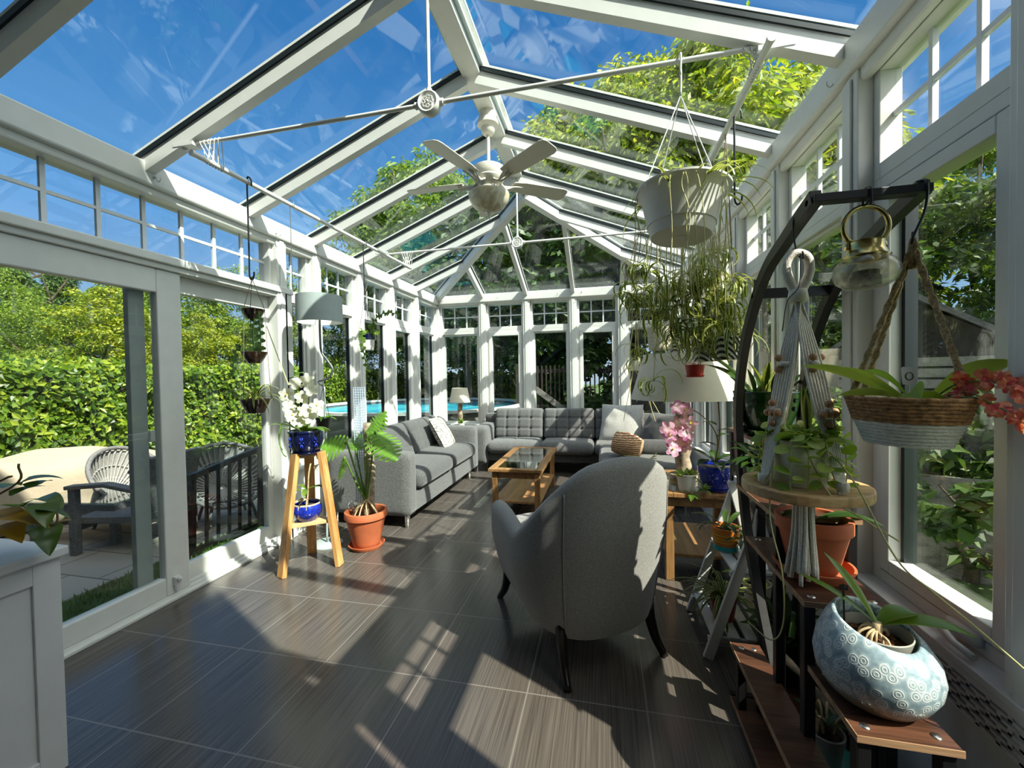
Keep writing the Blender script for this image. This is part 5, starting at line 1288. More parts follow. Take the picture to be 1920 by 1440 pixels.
# ------------------------------------------------------------------ monstera
mx_, my_ = -1.93, 3.02
t = thing('monstera', 'monstera with split leaves in a terracotta pot and saucer beside the sofa arm', 'potted plant', (mx_, my_, 0))
saucer(t, (mx_, my_, 0), .145, .035, 'terracotta'); pot(t, (mx_, my_, .016), .158, .105, .29, 'terracotta', rim=.012, rimh=.055, soil='bark')
zr = .27
mp_ = V((mx_+.01, my_+.05, zr)); mb = MB(); mb.tube([mp_ + V((rg.uniform(-.006, .006), rg.uniform(-.006, .006), i*.075)) for i in range(11)], [.042*(1+.15*rg.uniform(-1, 1)) for _ in range(11)], 10); mb.build('moss_pole', 'driftwood', t, smooth=True)
def monstera_leaf(mb, base, tip_dir, nrm, ln, wd):
    d = V(tip_dir).normalized(); n = V(nrm); n = (n-d*n.dot(d)).normalized(); s = d.cross(n); base = V(base); pts = []
    K = 9; out = []
    for side in (1, -1):
        pr = []
        for k in range(K):   # lobes separated by cuts
            t0, t1, t2 = k/K, (k+.32)/K, (k+.9)/K
            wf = lambda t_: sin(pi*min(1, .06+t_*.97))**.62*(1-.25*t_)
            cut = .46 if 0 < k else .8
            pr += [(t0+.004, wf(t0)*(.36 if k else .8)), (k/K+.40/K, wf(t1)*.96), (k/K+.82/K, wf(t2)*1.0), (k/K+.93/K, wf(t2)*.42)]
        out.append(pr)
    def Q(t_, w_): return base + d*ln*(t_*1.04-.12*w_*(1-t_)) + s*wd*.5*w_ + n*(-.10*ln*t_*t_ - .14*wd*w_*w_)
    mids = [Q(i/24, 0) for i in range(25)]
    for side, pr in zip((1, -1), out):
        for (ta, wa), (tb, wb) in zip(pr, pr[1:]):
            ps = [Q(ta, 0), Q(tb, 0), Q(tb, side*wb), Q(ta, side*wa)]
            if tb-ta > .045 or True:
                m1 = Q(ta, side*wa*.5); m2 = Q(tb, side*wb*.5); mb.add([ps[0], ps[1], m2, m1, ps[2], ps[3]], [(0, 1, 2, 3), (3, 2, 4, 5)], 0, [.6, .6, .2, .2, 0, 0])
root = V((mx_+.005, my_, zr+.10))
LV = [((626, 835), 2.90, (-.95, -.35, -.12), (.25, -.75, .75), .30, .28), ((700, 800), 3.02, (.35, .25, .62), (-.2, -.85, .5), .24, .26), ((716, 828), 2.88, (.75, -.35, -.55), (.25, -.6, .8), .32, .30), ((642, 872), 2.84, (-.25, -.25, -.95), (-.3, -.9, .1), .18, .10), ((668, 832), 3.12, (-.3, .5, .55), (.1, -.8, .6), .20, .2)]
for (px, py), Y_, d_, n_, l_, w_ in LV:
    q = atY(px, py, Y_); bs = q - V(d_).normalized()*l_*.35
    mb = MB(); monstera_leaf(mb, bs, d_, n_, l_, w_); lf = mb.build('leaf', 'leaf_monstera', t, smooth=True)
    mb = MB(); mb.tube(bez([root, root.lerp(bs, .5)+V((0, 0, -.02)), bs+V((0, 0, -.01)), bs+V(d_).normalized()*.02], 6), [.010]*6+[.007]*13, 6); mb.build('petiole', 'stem_green', lf, smooth=True)
mb = MB(); mb.tube(bez([root+V((0, 0, -.12)), root, root+V((.02, .01, .12))], 4), [.02, .022, .022, .022, .02, .018, .016, .014, .01], 8)
for k in range(9):
    a = rg.uniform(-2.6, 1.2); mb.tube(bez([root+V((0, 0, .03*rg.random())), root+V((.05*cos(a), .05*sin(a)-.02, -.02)), root+V((.10*cos(a), .10*sin(a)-.02, -.10))], 4), .006, 5)
mb.build('roots', 'root', t, smooth=True)
gb = atY(664, 948, my_-.08); t = thing('watering_globe', 'clear glass watering globe stuck in the monstera pot', 'watering globe', gb)
mb = MB(); mb.ball(gb, .046, 20); mb.tube([gb+V((0, 0, -.044)), gb+V((.01, .01, -.13))], .007, 8); mb.build('globe', 'glass_clear', t, smooth=True)
a = atY(683, 726, 3.2); t = thing('acrylic_pole', 'clear perforated acrylic climbing pole standing in the monstera pot', 'plant support', (a.x, 3.12, .33))
z0, z1 = .33, a.z; mb = MB(); w = .105; nx, nz = 5, int((z1-z0)/.021); xa = a.x-w/2+.0
for i in range(nx+1): mb.box((xa+i*w/nx-.003, 3.118, z0), (xa+i*w/nx+.003, 3.124, z1))
for k in range(nz+1): mb.box((xa, 3.1185, z0+k*(z1-z0)/nz-.003), (xa+w, 3.1235, z0+k*(z1-z0)/nz+.003))
mb.build('lattice', 'acrylic_frost', t)
MB().box((xa, 3.1245, z0), (xa+w, 3.126, z1)).build('sheet', 'acrylic', t)

# ------------------------------------------------------------------ corner table: small plant pot and vase
q = V((-2.08, 5.80, .60)); t = thing('potted_plant', 'tiny white pot with sprigs beside the far corner lamp', 'potted plant', q)
pot(t, q, .05, .042, .09, 'white_pot'); mb = MB(); rosette(mb, q+V((0, 0, .08)), 12, .12, .02, rg, (.8, 1.5), (.5, 1.4), 5, 'oval'); mb.build('foliage', 'leaf_orchid', t)

# ------------------------------------------------------------------ big white hanging pot with spider plants
hx, hy = .345, 1.96; zt, hb_ = 2.21, .21
t = thing('hanging_planter', 'big white plastic hanging pot with trailing spider plants on the nearest tie rod', 'hanging planter', (hx, hy, zt-hb_))
pr = [(r, z*.80) for r, z in [(0, 0), (.120, 0), (.127, .004), (.141, .060), (.145, .062), (.172, .218), (.186, .240), (.200, .252), (.201, .262), (.190, .262), (.166, .240), (.135, .165), (0, .165)]]
Mt = Matrix.Rotation(radians(-4), 3, 'X') @ Matrix.Rotation(radians(3), 3, 'Y')
po = MB().lathe(pr, (hx, hy, zt-hb_), 48, axis=Mt).build('pot', 'plastic_white', t, smooth=40)
MB().lathe([(0, -.002), (.03, -.002), (.03, .003), (0, .003)], (hx, hy, zt-hb_), 24, axis=Mt).build('drain_plug', 'plastic_white', po); MB().lathe([(0, .16), (.152, .16)], (hx, hy, zt-hb_), 28, axis=Mt).build('soil', 'soil', po)
mb = MB(); tp = V((hx+.003, hy-.005, 2.62))
for k in range(4): a = 2*pi*k/4+.55; cord(mb, [tp, (hx+.19*cos(a), hy+.19*sin(a), zt-.012)], .0024)
mb.build('cords', 'string_white', t)
mb = MB(); mb.tube(bez([tp+V((.0, 0, 0)), tp+V((.002, 0, .10)), V((hx+.003, hy+.014, 2.79)), V((hx+.003, hy-.002, 2.802)), V((hx+.003, hy-.02, 2.785)), V((hx, hy-.022, 2.70))], 5), .005, 6); mb.build('hook', 'pole_white', t, smooth=True)
mb = MB(); c0 = V((hx, hy, zt-.04))
for k in range(16):
    a = rg.uniform(0, 6.28); r = rg.uniform(.02, .12); mb.blade(c0+V((r*cos(a), r*sin(a), 0)), a, rg.uniform(.5, 1.2), rg.uniform(.16, .30), .012, rg.uniform(1.2, 2.6), 7)
for k in range(12):
    a = rg.uniform(-1.2, .9); mb.blade(c0+V((.16*cos(a), .16*sin(a), .02)), a, rg.uniform(.2, .9), rg.uniform(.16, .28), .012, rg.uniform(1.6, 2.6), 7)
mb.build('top_leaves', 'leaf_spider', t)
ru = MB()
def runner(p, q, r=.0019):
    p, q = V(p), V(q); m_ = p.lerp(q, .5)+V((rg.uniform(-.03, .03), rg.uniform(-.03, .03), 0)); m_.z = p.z*.55+q.z*.45
    ru.tube(bez([p, V((p.x*.6+q.x*.4, p.y*.6+q.y*.4, p.z-.05)), m_, q], 5), r, 4)
def curlet(q, ln, n):
    m_ = MB()
    for k in range(n):
        a = (.25+(pi if k % 2 else 0)+rg.gauss(0, .75)); m_.blade(q, a, rg.uniform(-.2, 1.2), ln*rg.uniform(.65, 1.3), .0185*rg.uniform(.8, 1.3), rg.uniform(2.6, 5.8), 10, 'strap', .15, 0, 0, rg.uniform(-1.4, 1.4))
    m_.build('plantlet', 'leaf_spider_dark' if rg.random() < .35 else 'leaf_spider', t)
SP = [(1195, 500, 1.98), (1215, 512, 1.98), (1175, 535, 2.05), (1250, 530, 1.95), (1290, 515, 2.02), (1320, 505, 2.05), (1345, 515, 2.10), (1200, 575, 2.05), (1225, 590, 2.0), (1258, 565, 2.05), (1285, 560, 2.1), (1310, 560, 2.0), (1335, 555, 2.1), (1362, 548, 2.15), (1380, 540, 2.1),
      (1245, 600, 2.15), (1280, 605, 2.1), (1310, 595, 2.2), (1335, 600, 2.15), (1358, 595, 2.2), (1375, 590, 2.2), (1300, 630, 2.2), (1335, 640, 2.15), (1262, 640, 2.2), (1320, 480, 2.1), (1345, 475, 2.1), (1365, 625, 2.25), (1195, 655, 2.3), (1225, 715, 2.4), (1280, 580, 2.0), (1350, 570, 2.05), (1230, 555, 2.0), (1325, 575, 2.05), (1298, 540, 2.0),
      (1185, 560, 2.0), (1210, 545, 2.1), (1270, 545, 2.1), (1305, 525, 2.15), (1330, 530, 2.2), (1355, 530, 2.0), (1370, 570, 2.05), (1345, 610, 2.0), (1318, 615, 2.05), (1290, 620, 2.1), (1270, 620, 2.15), (1250, 580, 2.2), (1378, 610, 2.2), (1352, 640, 2.2)]
for px, py, Y_ in SP:
    q = atY(px, py, Y_+.45); a = atan2(q.y-hy, q.x-hx); st_ = V((hx+.19*cos(a+rg.uniform(-.3, .3)), hy+.19*sin(a+rg.uniform(-.3, .3)), zt-.01))
    runner(st_, q); curlet(q, rg.uniform(.17, .26), rg.randint(8, 12))
for k in range(14):
    a = rg.choice([rg.uniform(2.4, 3.6), rg.uniform(-.8, .8), rg.uniform(-2, -1)]); q = V((hx+.185*cos(a), hy+.185*sin(a), zt-.005)); runner(q, q+V((rg.uniform(-.04, .03), rg.uniform(-.03, .05), -rg.uniform(.28, .60))))
ru.build('runners', 'stem_pale', t, smooth=True)
p = onR(2.30); s_hook('long_hook', 'long black hook over the right pole behind the big white pot', p+V((0, 0, .018)), (p.x-.0, p.y, 2.26), .005, lean=1)

def hang_pot(label, px, py, Y_, top, r, rb, h, mat, leaf='leaf_spider', n=34, ln=.26, cordmat='yarn_cord', lw=.019, extra=None):
    """pot whose rim is at pixel height py, hung from top"""
    q = atY(px, py, Y_); t = thing('hanging_pot', label, 'hanging planter', (q.x, q.y, q.z-h))
    po = pot(t, (q.x, q.y, q.z-h), r, rb, h, mat, n=32); top = V((q.x, q.y, top)) if not isinstance(top, V) else top
    mb = MB()
    for k in range(3): a = 2*pi*k/3+.7; cord(mb, [top, (q.x+(r-.004)*cos(a), q.y+(r-.004)*sin(a), q.z-.002)], .0020)
    mb.build('cords', cordmat, t)
    if leaf:
        mb = MB(); rosette(mb, q+V((0, 0, -.02)), n, ln, lw, rg, (.3, 1.4), (2.2, 5.0), 9); mb.build('foliage', leaf, t)
    return t, q, po
hang_pot('cream ribbed hanging pot with spider plant, left of the hanging group by the back windows', 1238, 615, 4.12, 2.74, .125, .105, .21, 'woven_white', n=30, ln=.36)
hang_pot('black and white hanging pot beside the cream ribbed pot', 1276, 632, 4.12, 2.74, .105, .09, .17, 'zigzag_pot', n=26, ln=.32, leaf='leaf_spider_dark')
t, q, po = hang_pot('small red hanging pot with saucer in front of the large lamp shade', 1303, 684, 2.85, onR(2.85), .060, .048, .078, 'red_plastic', leaf=None)
saucer(t, (q.x, q.y, q.z-.080), .058, .012, 'red_plastic')
mb = MB(); rosette(mb, q+V((0, 0, -.01)), 14, .09, .018, rg, (.2, .9), (.6, 1.6), 5, 'oval'); mb.build('foliage', 'petal_pink', t)
hang_pot('dark zigzag-patterned hanging pot over the large lamp shade', 1325, 632, 2.72, onR(2.72), .088, .075, .15, 'zigzag_pot', n=30, ln=.30)
hang_pot('white zigzag-patterned hanging pot beside the curved black stand', 1366, 632, 2.45, onR(2.45), .078, .068, .125, 'zigzag_pot', n=30, ln=.28, leaf='leaf_spider_dark')
t, q, po = hang_pot('small white hanging pot with long trailing runners by the back windows', 1192, 676, 4.14, 2.745, .055, .045, .10, 'white_pot', n=18, ln=.26)
mb = MB()
for k in range(6): mb.tube(bez([q+V((rg.uniform(-.04, .04), 0, .35)), q+V((rg.uniform(-.08, .08), -.03, 0)), q+V((rg.uniform(-.15, .22), -.05, -.35-.25*rg.random()))], 6), .003, 4)
mb.build('runners', 'stem_pale', t)
# ------------------------------------------------------------------ orchids on the oak side table
rg = random.Random(5)
q = V((.735, 2.99, .60)); t = thing('potted_orchid', 'pink moth orchid in a royal blue glazed pot on the oak side table', 'potted plant', q)
saucer(t, q, .095, .018, 'blue_glaze'); po = pot(t, q+V((0, 0, .012)), .110, .080, .175, 'cobalt_glaze', bulge=.012)
MB().lathe([(.109, .168), (.116, .182), (.110, .188), (.100, .182)], q, 36, close=True).build('rim_glaze', 'rim_glaze', po, smooth=True)
mb = MB(); c = q+V((0, 0, .10))
for s in range(4):
    a = -2.0+s*.75
    for k in range(5):
        f0 = k*2*pi/5; P_ = lambda da, dz: c+V((cos(a+da)*.114, sin(a+da)*.114, dz)); mb.tube([P_(.22*cos(f0)*j, .032*sin(f0)*j) for j in (.3, .65, 1.0)], [.003, .006, .002], 5)
mb.build('petal_relief', 'blue_glaze', po, smooth=True)
mb = MB(); orchid_leaves(mb, q+V((0, 0, .18)), 5, .17, .07, rg, (.3, 1.0), (.5, 1.4))
for k, (dz, a) in enumerate(((.30, 2.8), (.36, .4), (.44, 2.2), (.40, -.6))): mb.blade(q+V((.01, 0, dz)), a, .4, .12, .05, .8, 7, 'oval')
mb.build('leaves', 'leaf_dark', t)
mb = MB(); sp = bez([q+V((0, 0, .18)), q+V((.02, .02, .34)), q+V((-.04, .0, .46)), q+V((-.16, -.05, .55)), q+V((-.25, -.10, .50)), q+V((-.27, -.12, .34))], 6); mb.tube(sp, .004, 6); mb.tube(bez([q+V((0, 0, .18)), q+V((.03, 0, .4)), q+V((.02, 0, .62))], 5), .0045, 6); mb.build('stems', 'stem_brown', t, smooth=True)
mb = MB(); ce_ = []
for px, py in ((1290, 765), (1276, 790), (1262, 812), (1293, 808), (1268, 838), (1280, 828), (1300, 790), (1258, 800), (1290, 830), (1276, 760)):
    p = atY(px-6, py+4, 2.86+rg.uniform(-.03, .03)); ce_.append(p); flower(mb, p, (EYEP-p)+V((rg.uniform(-.9, .9), 0, rg.uniform(-.7, .9))), .054, rg, wide=.95)
fo = mb.build('blooms', 'petal_pink', t); mb = MB()
for p in ce_[::2]: mb.ball(p+(EYEP-p).normalized()*.01, .007, 8)
mb.build('bloom_centres', 'petal_yellow', fo, smooth=True)
q = V((.545, 2.95, .60)); t = thing('potted_plant', 'white pot of low succulents beside the royal blue pot on the side table', 'potted plant', q)
pot(t, q, .062, .050, .115, 'white_pot', rim=.003, rimh=.01); mb = MB()
for k in range(7): p = q+V((rg.uniform(-.05, .05), rg.uniform(-.05, .03), .10)); rosette(mb, p, 8, .05, .028, rg, (.2, 1.0), (-.3, .5), 4, 'oval')
mb.build('succulents', 'leaf_hoya', t)
mb = MB(); p = q+V((.09, -.09, .03)); rosette(mb, p, 12, .06, .03, rg, (-.3, 1.0), (0, 1.0), 4, 'oval'); rosette(mb, p+V((-.07, 0, -.03)), 8, .07, .03, rg, (-.6, .6), (0, 1.0), 4, 'oval'); mb.tube(bez([q+V((.03, -.04, .11)), p+V((-.02, 0, .05)), p], 4), .004, 5); mb.build('trailing_succulent', 'leaf_orchid', t)

# ------------------------------------------------------------------ white folding ladder stand
t = thing('ladder_stand', 'white A-frame ladder plant stand between the armchair and the dark tiered shelf', 'plant stand', (.66, 2.33, 0))
yA, yB = 2.13, 2.54; topL = (.735, .80); 
for y in (yA, yB):
    MB().beam((.485, y, 0), (.745, y, .80), .022, .045, (1, 0, 0)).build('leg', 'white_paint', t, bevel=.002)
    MB().beam((.90, y+(.03 if y == yA else -.03), 0), (.70, y+(.03 if y == yA else -.03), .78), .022, .04, (1, 0, 0)).build('leg', 'white_paint', t, bevel=.002)
MB().box((.715, yA-.01, .775), (.755, yB+.01, .81)).build('top_rail', 'white_paint', t, bevel=.002)
def slats(z, xa, xb, n):
    mb = MB()
    for k in range(n): x = xa+(xb-xa)*(k+.5)/n; mb.box((x-.026, yA-.0, z), (x+.026, yB+.0, z+.014))
    mb.box((xa, yA+.012, z-.025), (xb, yA+.03, z)).box((xa, yB-.03, z-.025), (xb, yB-.012, z)); return mb
slats(.43, .59, .80, 3).build('shelf', 'white_paint', t, bevel=.002); slats(.10, .49, .88, 5).build('shelf', 'white_paint', t, bevel=.002)
# plants on the ladder
q = V((.635, 2.38, .444)); t = thing('potted_plant', 'orange striped pot with a teal foot on the upper shelf of the white ladder stand', 'potted plant', q)
po = pot(t, q, .070, .058, .125, 'orange_stripe', n=32)
MB().lathe([(.0595, .004), (.0615, .032), (.060, .032), (.058, .004)], q, 32, close=True).build('teal_band', 'teal_stripe', po, smooth=40)
for z in (.05, .066, .085): MB().lathe([(.0595+.012*z/.125*.9+.001, z), (.0595+.012*(z+.007)/.125*.9+.001, z+.007), (.057, z+.007), (.057, z)], q, 32, close=True).build('stripe', 'yellow_stripe', po, smooth=40)
mb = MB(); rosette(mb, q+V((0, 0, .11)), 9, .19, .035, rg, (.3, 1.0), (.8, 1.7), 8, 'paddle'); mb.build('leaves', 'leaf_dark', t)
q = V((.745, 2.30, .444)); t = thing('planter_bowl', 'grey bowl planter on the upper shelf of the white ladder stand', 'potted plant', q)
pot(t, q, .075, .05, .07, 'shutter_grey', n=32); mb = MB(); rosette(mb, q+V((0, 0, .06)), 6, .15, .035, rg, (.2, .9), (.6, 1.4), 8, 'paddle'); mb.build('leaves', 'leaf_dark', t)
q = V((.60, 2.30, .114)); t = thing('potted_plant', 'spider plant in a red pot on the lower shelf of the white ladder stand', 'potted plant', q)
pot(t, q, .065, .05, .11, 'red_plastic', n=32); mb = MB(); rosette(mb, q+V((0, 0, .10)), 54, .27, .016, rg, (.45, 1.45), (1.4, 2.7), 9); mb.build('foliage', 'leaf_spider_dark', t)
q = V((.80, 2.42, .114)); t = thing('potted_plant', 'white pot with yellow-green leaves at the back of the ladder stand lower shelf', 'potted plant', q)
pot(t, q, .07, .055, .15, 'white_pot', n=32); mb = MB(); rosette(mb, q+V((0, 0, .14)), 7, .18, .05, rg, (.4, 1.2), (.6, 1.5), 8, 'paddle'); mb.build('leaves', 'leaf_hoya', t)

# ------------------------------------------------------------------ dark tiered shelf along the right windows
t = thing('tiered_shelf', 'dark walnut stepped plant shelf with black metal legs under the right windows', 'plant shelf', (.72, 1.7, 0))
TI = [(.51, .625, .98, 1.86, .03), (.51, .625, .98, 1.86, .26), (.60, .82, 1.145, 1.395, .50), (.595, .83, 1.405, 1.93, .69), (.60, .87, 1.63, 2.08, .88), (.70, .93, 2.10, 2.56, 1.08)]
for i, (x0, x1, y0, y1, z) in enumerate(TI):
    b_ = MB().box((x0+.003, y0+.003, z-.018), (x1-.003, y1-.003, z)).build('shelf', 'walnut', t)
    mb = MB(); mb.box((x0, y0, z-.0175), (x1, y0+.003, z-.0005)); mb.box((x0, y0+.003, z-.0175), (x0+.003, y1, z-.0005)); mb.build('edge_band', 'walnut_edge', b_)
    if i > 0:
        for sx in (x0+.035, x1-.035):
            for sy in (y0+.035, y1-.035): MB().lathe([(0, z+.0035), (.008, z+.003), (.0115, z+.0005), (.0115, z-.001)], (sx, sy, 0), 16).build('screw_cap', 'screw_metal', b_, smooth=True)
def lg(x, y, z1, z0=0): MB().box((x-.016, y-.016, z0), (x+.016, y+.016, z1)).build('leg', 'black_metal', t, bevel=.003)
for y in (1.04, 1.80): lg(.535, y, .242); lg(.605, y, .242)
for (x0, x1, y0, y1, z) in TI[2:]:
    lg(x0+.02, y0+.025, z-.018); lg(x1-.025, y0+.025, z-.018); lg(x1-.025, y1-.025, z-.018)
    if y1 > 2.2: lg(x0+.02, y1-.025, z-.018)
b_ = MB().box((.64, 1.0, .015), (.90, 1.95, .033)).build('shelf', 'walnut', t)
for y in (1.05, 1.9): MB().box((.52, y-.012, .0), (.90, y+.012, .014)).build('cross_bar', 'black_metal', t)
# ceramic pot
q = V((.715, 1.285, .502)); t = thing('potted_orchid', 'big pale blue ring-patterned ceramic pot with a slanted mouth on the nearest walnut shelf', 'potted plant', q)
pr = [(0, 0), (.072, 0), (.090, .008), (.112, .03), (.132, .07), (.137, .105), (.130, .145), (.110, .185), (.094, .205), (.088, .209), (.083, .203), (.10, .17), (.108, .12), (0, .11)]
mb = MB(); n = 48; vs = []; fs = []
for r, z in pr:
    for j in range(n):
        a = 2*pi*j/n; zz = z*(1+.13*cos(a-2.2)*(z/.2)**2) ; vs.append((r*cos(a)*1.02, r*sin(a)*.97, zz))
for i in range(len(pr)-1):
    for j in range(n): fs.append((i*n+j, i*n+(j+1) % n, (i+1)*n+(j+1) % n, (i+1)*n+j))
mb.add(vs, fs); mb.build('pot', 'ring_ceramic', t, local=True, smooth=True)
MB().lathe([(.072, .165), (.079, .192), (.076, .194), (.069, .165)], (0, 0, 0), 36, close=True).build('inner_pot', 'clear_grow_pot', t, local=True, smooth=40)
mb = MB().lathe([(0, .165), (.072, .16)], (0, 0, 0), 24)
for k in range(60): a = rg.uniform(0, 6.28); r = .065*sqrt(rg.random()); mb.rbox((r*cos(a), r*sin(a), .167), (rg.uniform(.01, .022), rg.uniform(.008, .016), .008), .003, 2, None)
mb.build('bark_chips', 'bark', t, local=True)
mb = MB(); c = V((.005, .0, .19)); 
for az, up, ln, w, dr in ((2.55, .62, .20, .034, .45), (2.1, .95, .20, .035, .35), (-.25, .42, .20, .062, .75), (.25, .62, .12, .06, .9)): mb.blade(c+V((0, 0, .012)), az, up, ln, w, dr, 10, 'paddle', .2)
mb.build('leaves', 'leaf_orchid', t, local=True, smooth=True)
mb = MB(); mb.tube([c+V((0, 0, -.03)), c+V((0, 0, .02))], .011, 8)
for k in range(14):
    a = rg.uniform(0, 6.28); r = rg.uniform(.03, .06); mb.tube(bez([c+V((0, 0, rg.uniform(-.01, .015))), c+V((r*.7*cos(a), r*.7*sin(a), -.005)), c+V((r*cos(a), r*sin(a), -.03))], 4), .0033, 5)
mb.build('roots', 'root', t, local=True, smooth=True)
mb = MB().tube([(-.05, .045, .15), (-.05, .05, .285)], .0025, 5); mb.rbox((-.05, .05, .275), (.02, .008, .016), .003, 2); mb.build('stake', 'black_hook', t, local=True)
# terracotta pot
q = V((.715, 1.625, .69)); t = thing('potted_orchid', 'terracotta pot and deep saucer with a dark-leaved orchid on the walnut shelf behind the tassel', 'potted plant', q)
saucer(t, q, .122, .034, 'terracotta'); pot(t, q+V((0, 0, .014)), .106, .074, .185, 'terracotta', rim=.009, rimh=.045)
mb = MB(); c = q+V((0, 0, .175))
for az, up, ln, w, dr in ((.15, .42, .24, .05, 1.1), (-.35, .55, .20, .05, 1.0), (2.3, 1.0, .18, .05, .7), (1.5, .9, .16, .05, 1.0), (3.4, .7, .12, .045, 1.1)): mb.blade(c, az, up, ln, w, dr, 10, 'paddle', .18)
mb.build('leaves', 'leaf_dark', t, smooth=True)
# little pot on the turquoise dish
q = V((.745, 1.60, .033)); t = thing('dish', 'turquoise plate under the small nursery pot on the lowest walnut board', 'plate', q)
MB().lathe([(0, .003), (.06, .003), (.095, .014), (.097, .017), (.093, .018), (.058, .008), (0, .008)], q, 40, sy=1.15).build('plate', 'teal_dish', t, smooth=40)
q = V((.745, 1.60, .041)); t = thing('potted_orchid', 'small clear nursery pot with a straggly orchid on the turquoise plate', 'potted plant', q)
pot(t, q, .056, .042, .105, 'clear_grow_pot', n=28); mb = MB(); orchid_leaves(mb, q+V((0, 0, .11)), 5, .10, .03, rg, (.4, 1.1), (.4, 1.2)); mb.build('leaves', 'leaf_dark', t)
mb = MB()
for k in range(8): a = rg.uniform(0, 6.28); mb.tube(bez([q+V((.02*cos(a), .02*sin(a), .10)), q+V((.03*cos(a), .03*sin(a), .15)), q+V((.05*cos(a), .05*sin(a), .17)), q+V((.065*cos(a), .065*sin(a), .12))], 4), .0045, 5)
mb.build('roots', 'root', t, smooth=True)
# black pot on the floor behind
q = V((.79, 2.06, 0)); t = thing('potted_plant', 'black plastic pot with dark foliage on the floor beneath the walnut shelves', 'potted plant', q)
pot(t, q, .11, .085, .22, 'black_plastic', rim=.004, rimh=.02); mb = MB(); rosette(mb, q+V((0, 0, .2)), 24, .22, .055, rg, (.3, 1.4), (.5, 1.6), 7, 'oval'); mb.tube(bez([q+V((0, 0, .2)), q+V((0, -.1, .35)), q+V((-.05, -.2, .3))], 5), .012, 6); mb.build('foliage', 'leaf_dark', t)
q = V((.705, 1.80, .692)); t = thing('potted_plant', 'small white pot behind the terracotta pot under the upper walnut shelf', 'potted plant', q)
pot(t, q, .05, .04, .09, 'cream_pot', n=28); mb = MB(); rosette(mb, q+V((0, 0, .08)), 8, .11, .03, rg, (.3, .9), (.5, 1.4), 7, 'paddle'); mb.build('leaves', 'leaf_dark', t)
# bark mounted stick
mb = MB(); mb.tube(bez([V((.66, 1.98, .30)), V((.70, 1.86, .24)), V((.76, 1.74, .20)), V((.80, 1.65, .16))], 6), [.012+.004*sin(i) for i in range(19)], 8); tag(mb.build('driftwood_stick', 'driftwood', smooth=True), 'pale knotty stick lying across the shelves below the terracotta pot', 'stick')
# green pot on the top shelf
q = V((.80, 2.29, 1.082)); t = thing('potted_plant', 'shiny dark green pierced orchid pot with saucer on the highest walnut shelf', 'potted plant', q)
saucer(t, q, .125, .03, 'green_glaze'); po = pot(t, q+V((0, 0, .02)), .145, .098, .20, 'green_glaze', rim=.003, rimh=.012, bulge=.01)
for k in range(14):
    a = 2*pi*k/14
    for dz, r in ((.155, .1365), (.115, .133)): 
        if dz < .15 and k % 2: continue
        d_ = V((cos(a), sin(a), 0)); s_ = V((-sin(a), cos(a), 0)); p = q+V((0, 0, .02+dz))+d_*(r+.006); MB().tube([p-d_*.01, p+d_*.0045], .011, 10).build('pierced_hole', 'black_plastic', po)
mb = MB()
for k in range(9): a = rg.uniform(0, 6.28); p = q+V((.06*cos(a), .06*sin(a), .17)); mb.blade(p, a, rg.uniform(.9, 1.45), rg.uniform(.14, .20), .035, rg.uniform(.1, .6), 8, 'paddle', .25)
mb.blade(q+V((-.05, 0, .18)), 2.7, 1.0, .42, .075, .6, 10, 'oval', .2); mb.blade(q+V((-.05, .02, .18)), 2.2, .85, .36, .07, .7, 10, 'oval', .2); mb.blade(q+V((.06, -.08, .17)), -.9, .25, .26, .03, .6, 8, 'paddle'); mb.build('leaves', 'leaf_dark', t, smooth=True)
mb = MB()
for k in range(5): mb.blade(q+V((.02, .05, .17)), rg.uniform(0, 6.2), 1.3, .17+.05*rg.random(), .05, .25, 8, 'oval', .3)
mb.build('variegated_leaves', 'leaf_snake', t, smooth=True)
# plant next to it: trailing foliage below the top shelf
q = V((.665, 2.0, .882)); t = thing('potted_plant', 'bushy trailing plant in a dark pot on the walnut shelf under the green pot', 'potted plant', q)
pot(t, q, .06, .05, .10, 'black_plastic', n=28); mb = MB()
for k in range(60): a = rg.uniform(0, 6.28); p = q+V((.05*cos(a)*rg.random(), .05*sin(a)*rg.random(), .09+rg.random()*.06)); mb.blade(p, a, rg.uniform(-.4, 1.0), rg.uniform(.05, .13), .034, rg.uniform(.4, 1.6), 5, 'oval', .15)
mb.build('foliage', 'leaf_dark', t)

# ------------------------------------------------------------------ curved black hanging stand
t = thing('hanging_stand', 'curved black metal hanging stand with a crossbar, in front of the big right window', 'plant stand', (.8, 1.8, 0))
AY = [(1.475, 1.945), (1.666, 1.888), (1.907, 1.79), (2.133, 1.541), (2.245, 1.228), (2.21, .912), (2.114, .633), (1.962, .385), (1.80, .17), (1.66, .03)]
def arch(x): return bez([V((x, y, z)) for y, z in AY], 6)
AXL, AXR = .66, .945
for x in (AXL, AXR):
    pts = arch(x); mb = MB(); vs = []; fs = []
    for i, p in enumerate(pts):
        d = (pts[min(i+1, len(pts)-1)]-pts[max(i-1, 0)]).normalized(); u = V((1, 0, 0)); w_ = d.cross(u)
        for a, b in ((-1, -1), (1, -1), (1, 1), (-1, 1)): vs.append(p+u*a*.017+w_*b*.023)
    for i in range(len(pts)-1):
        for j in range(4): fs.append((i*4+j, i*4+(j+1) % 4, i*4+4+(j+1) % 4, i*4+4+j))
    fs += [(3, 2, 1, 0), tuple((len(pts)-1)*4+j for j in range(4))]; mb.add(vs, fs); mb.build('curved_leg', 'black_metal', t, bevel=.002)
    MB().box((x-.0125, 1.40, 0), (x+.0125, 2.12, .022)).build('foot_bar', 'black_metal', t, bevel=.002)
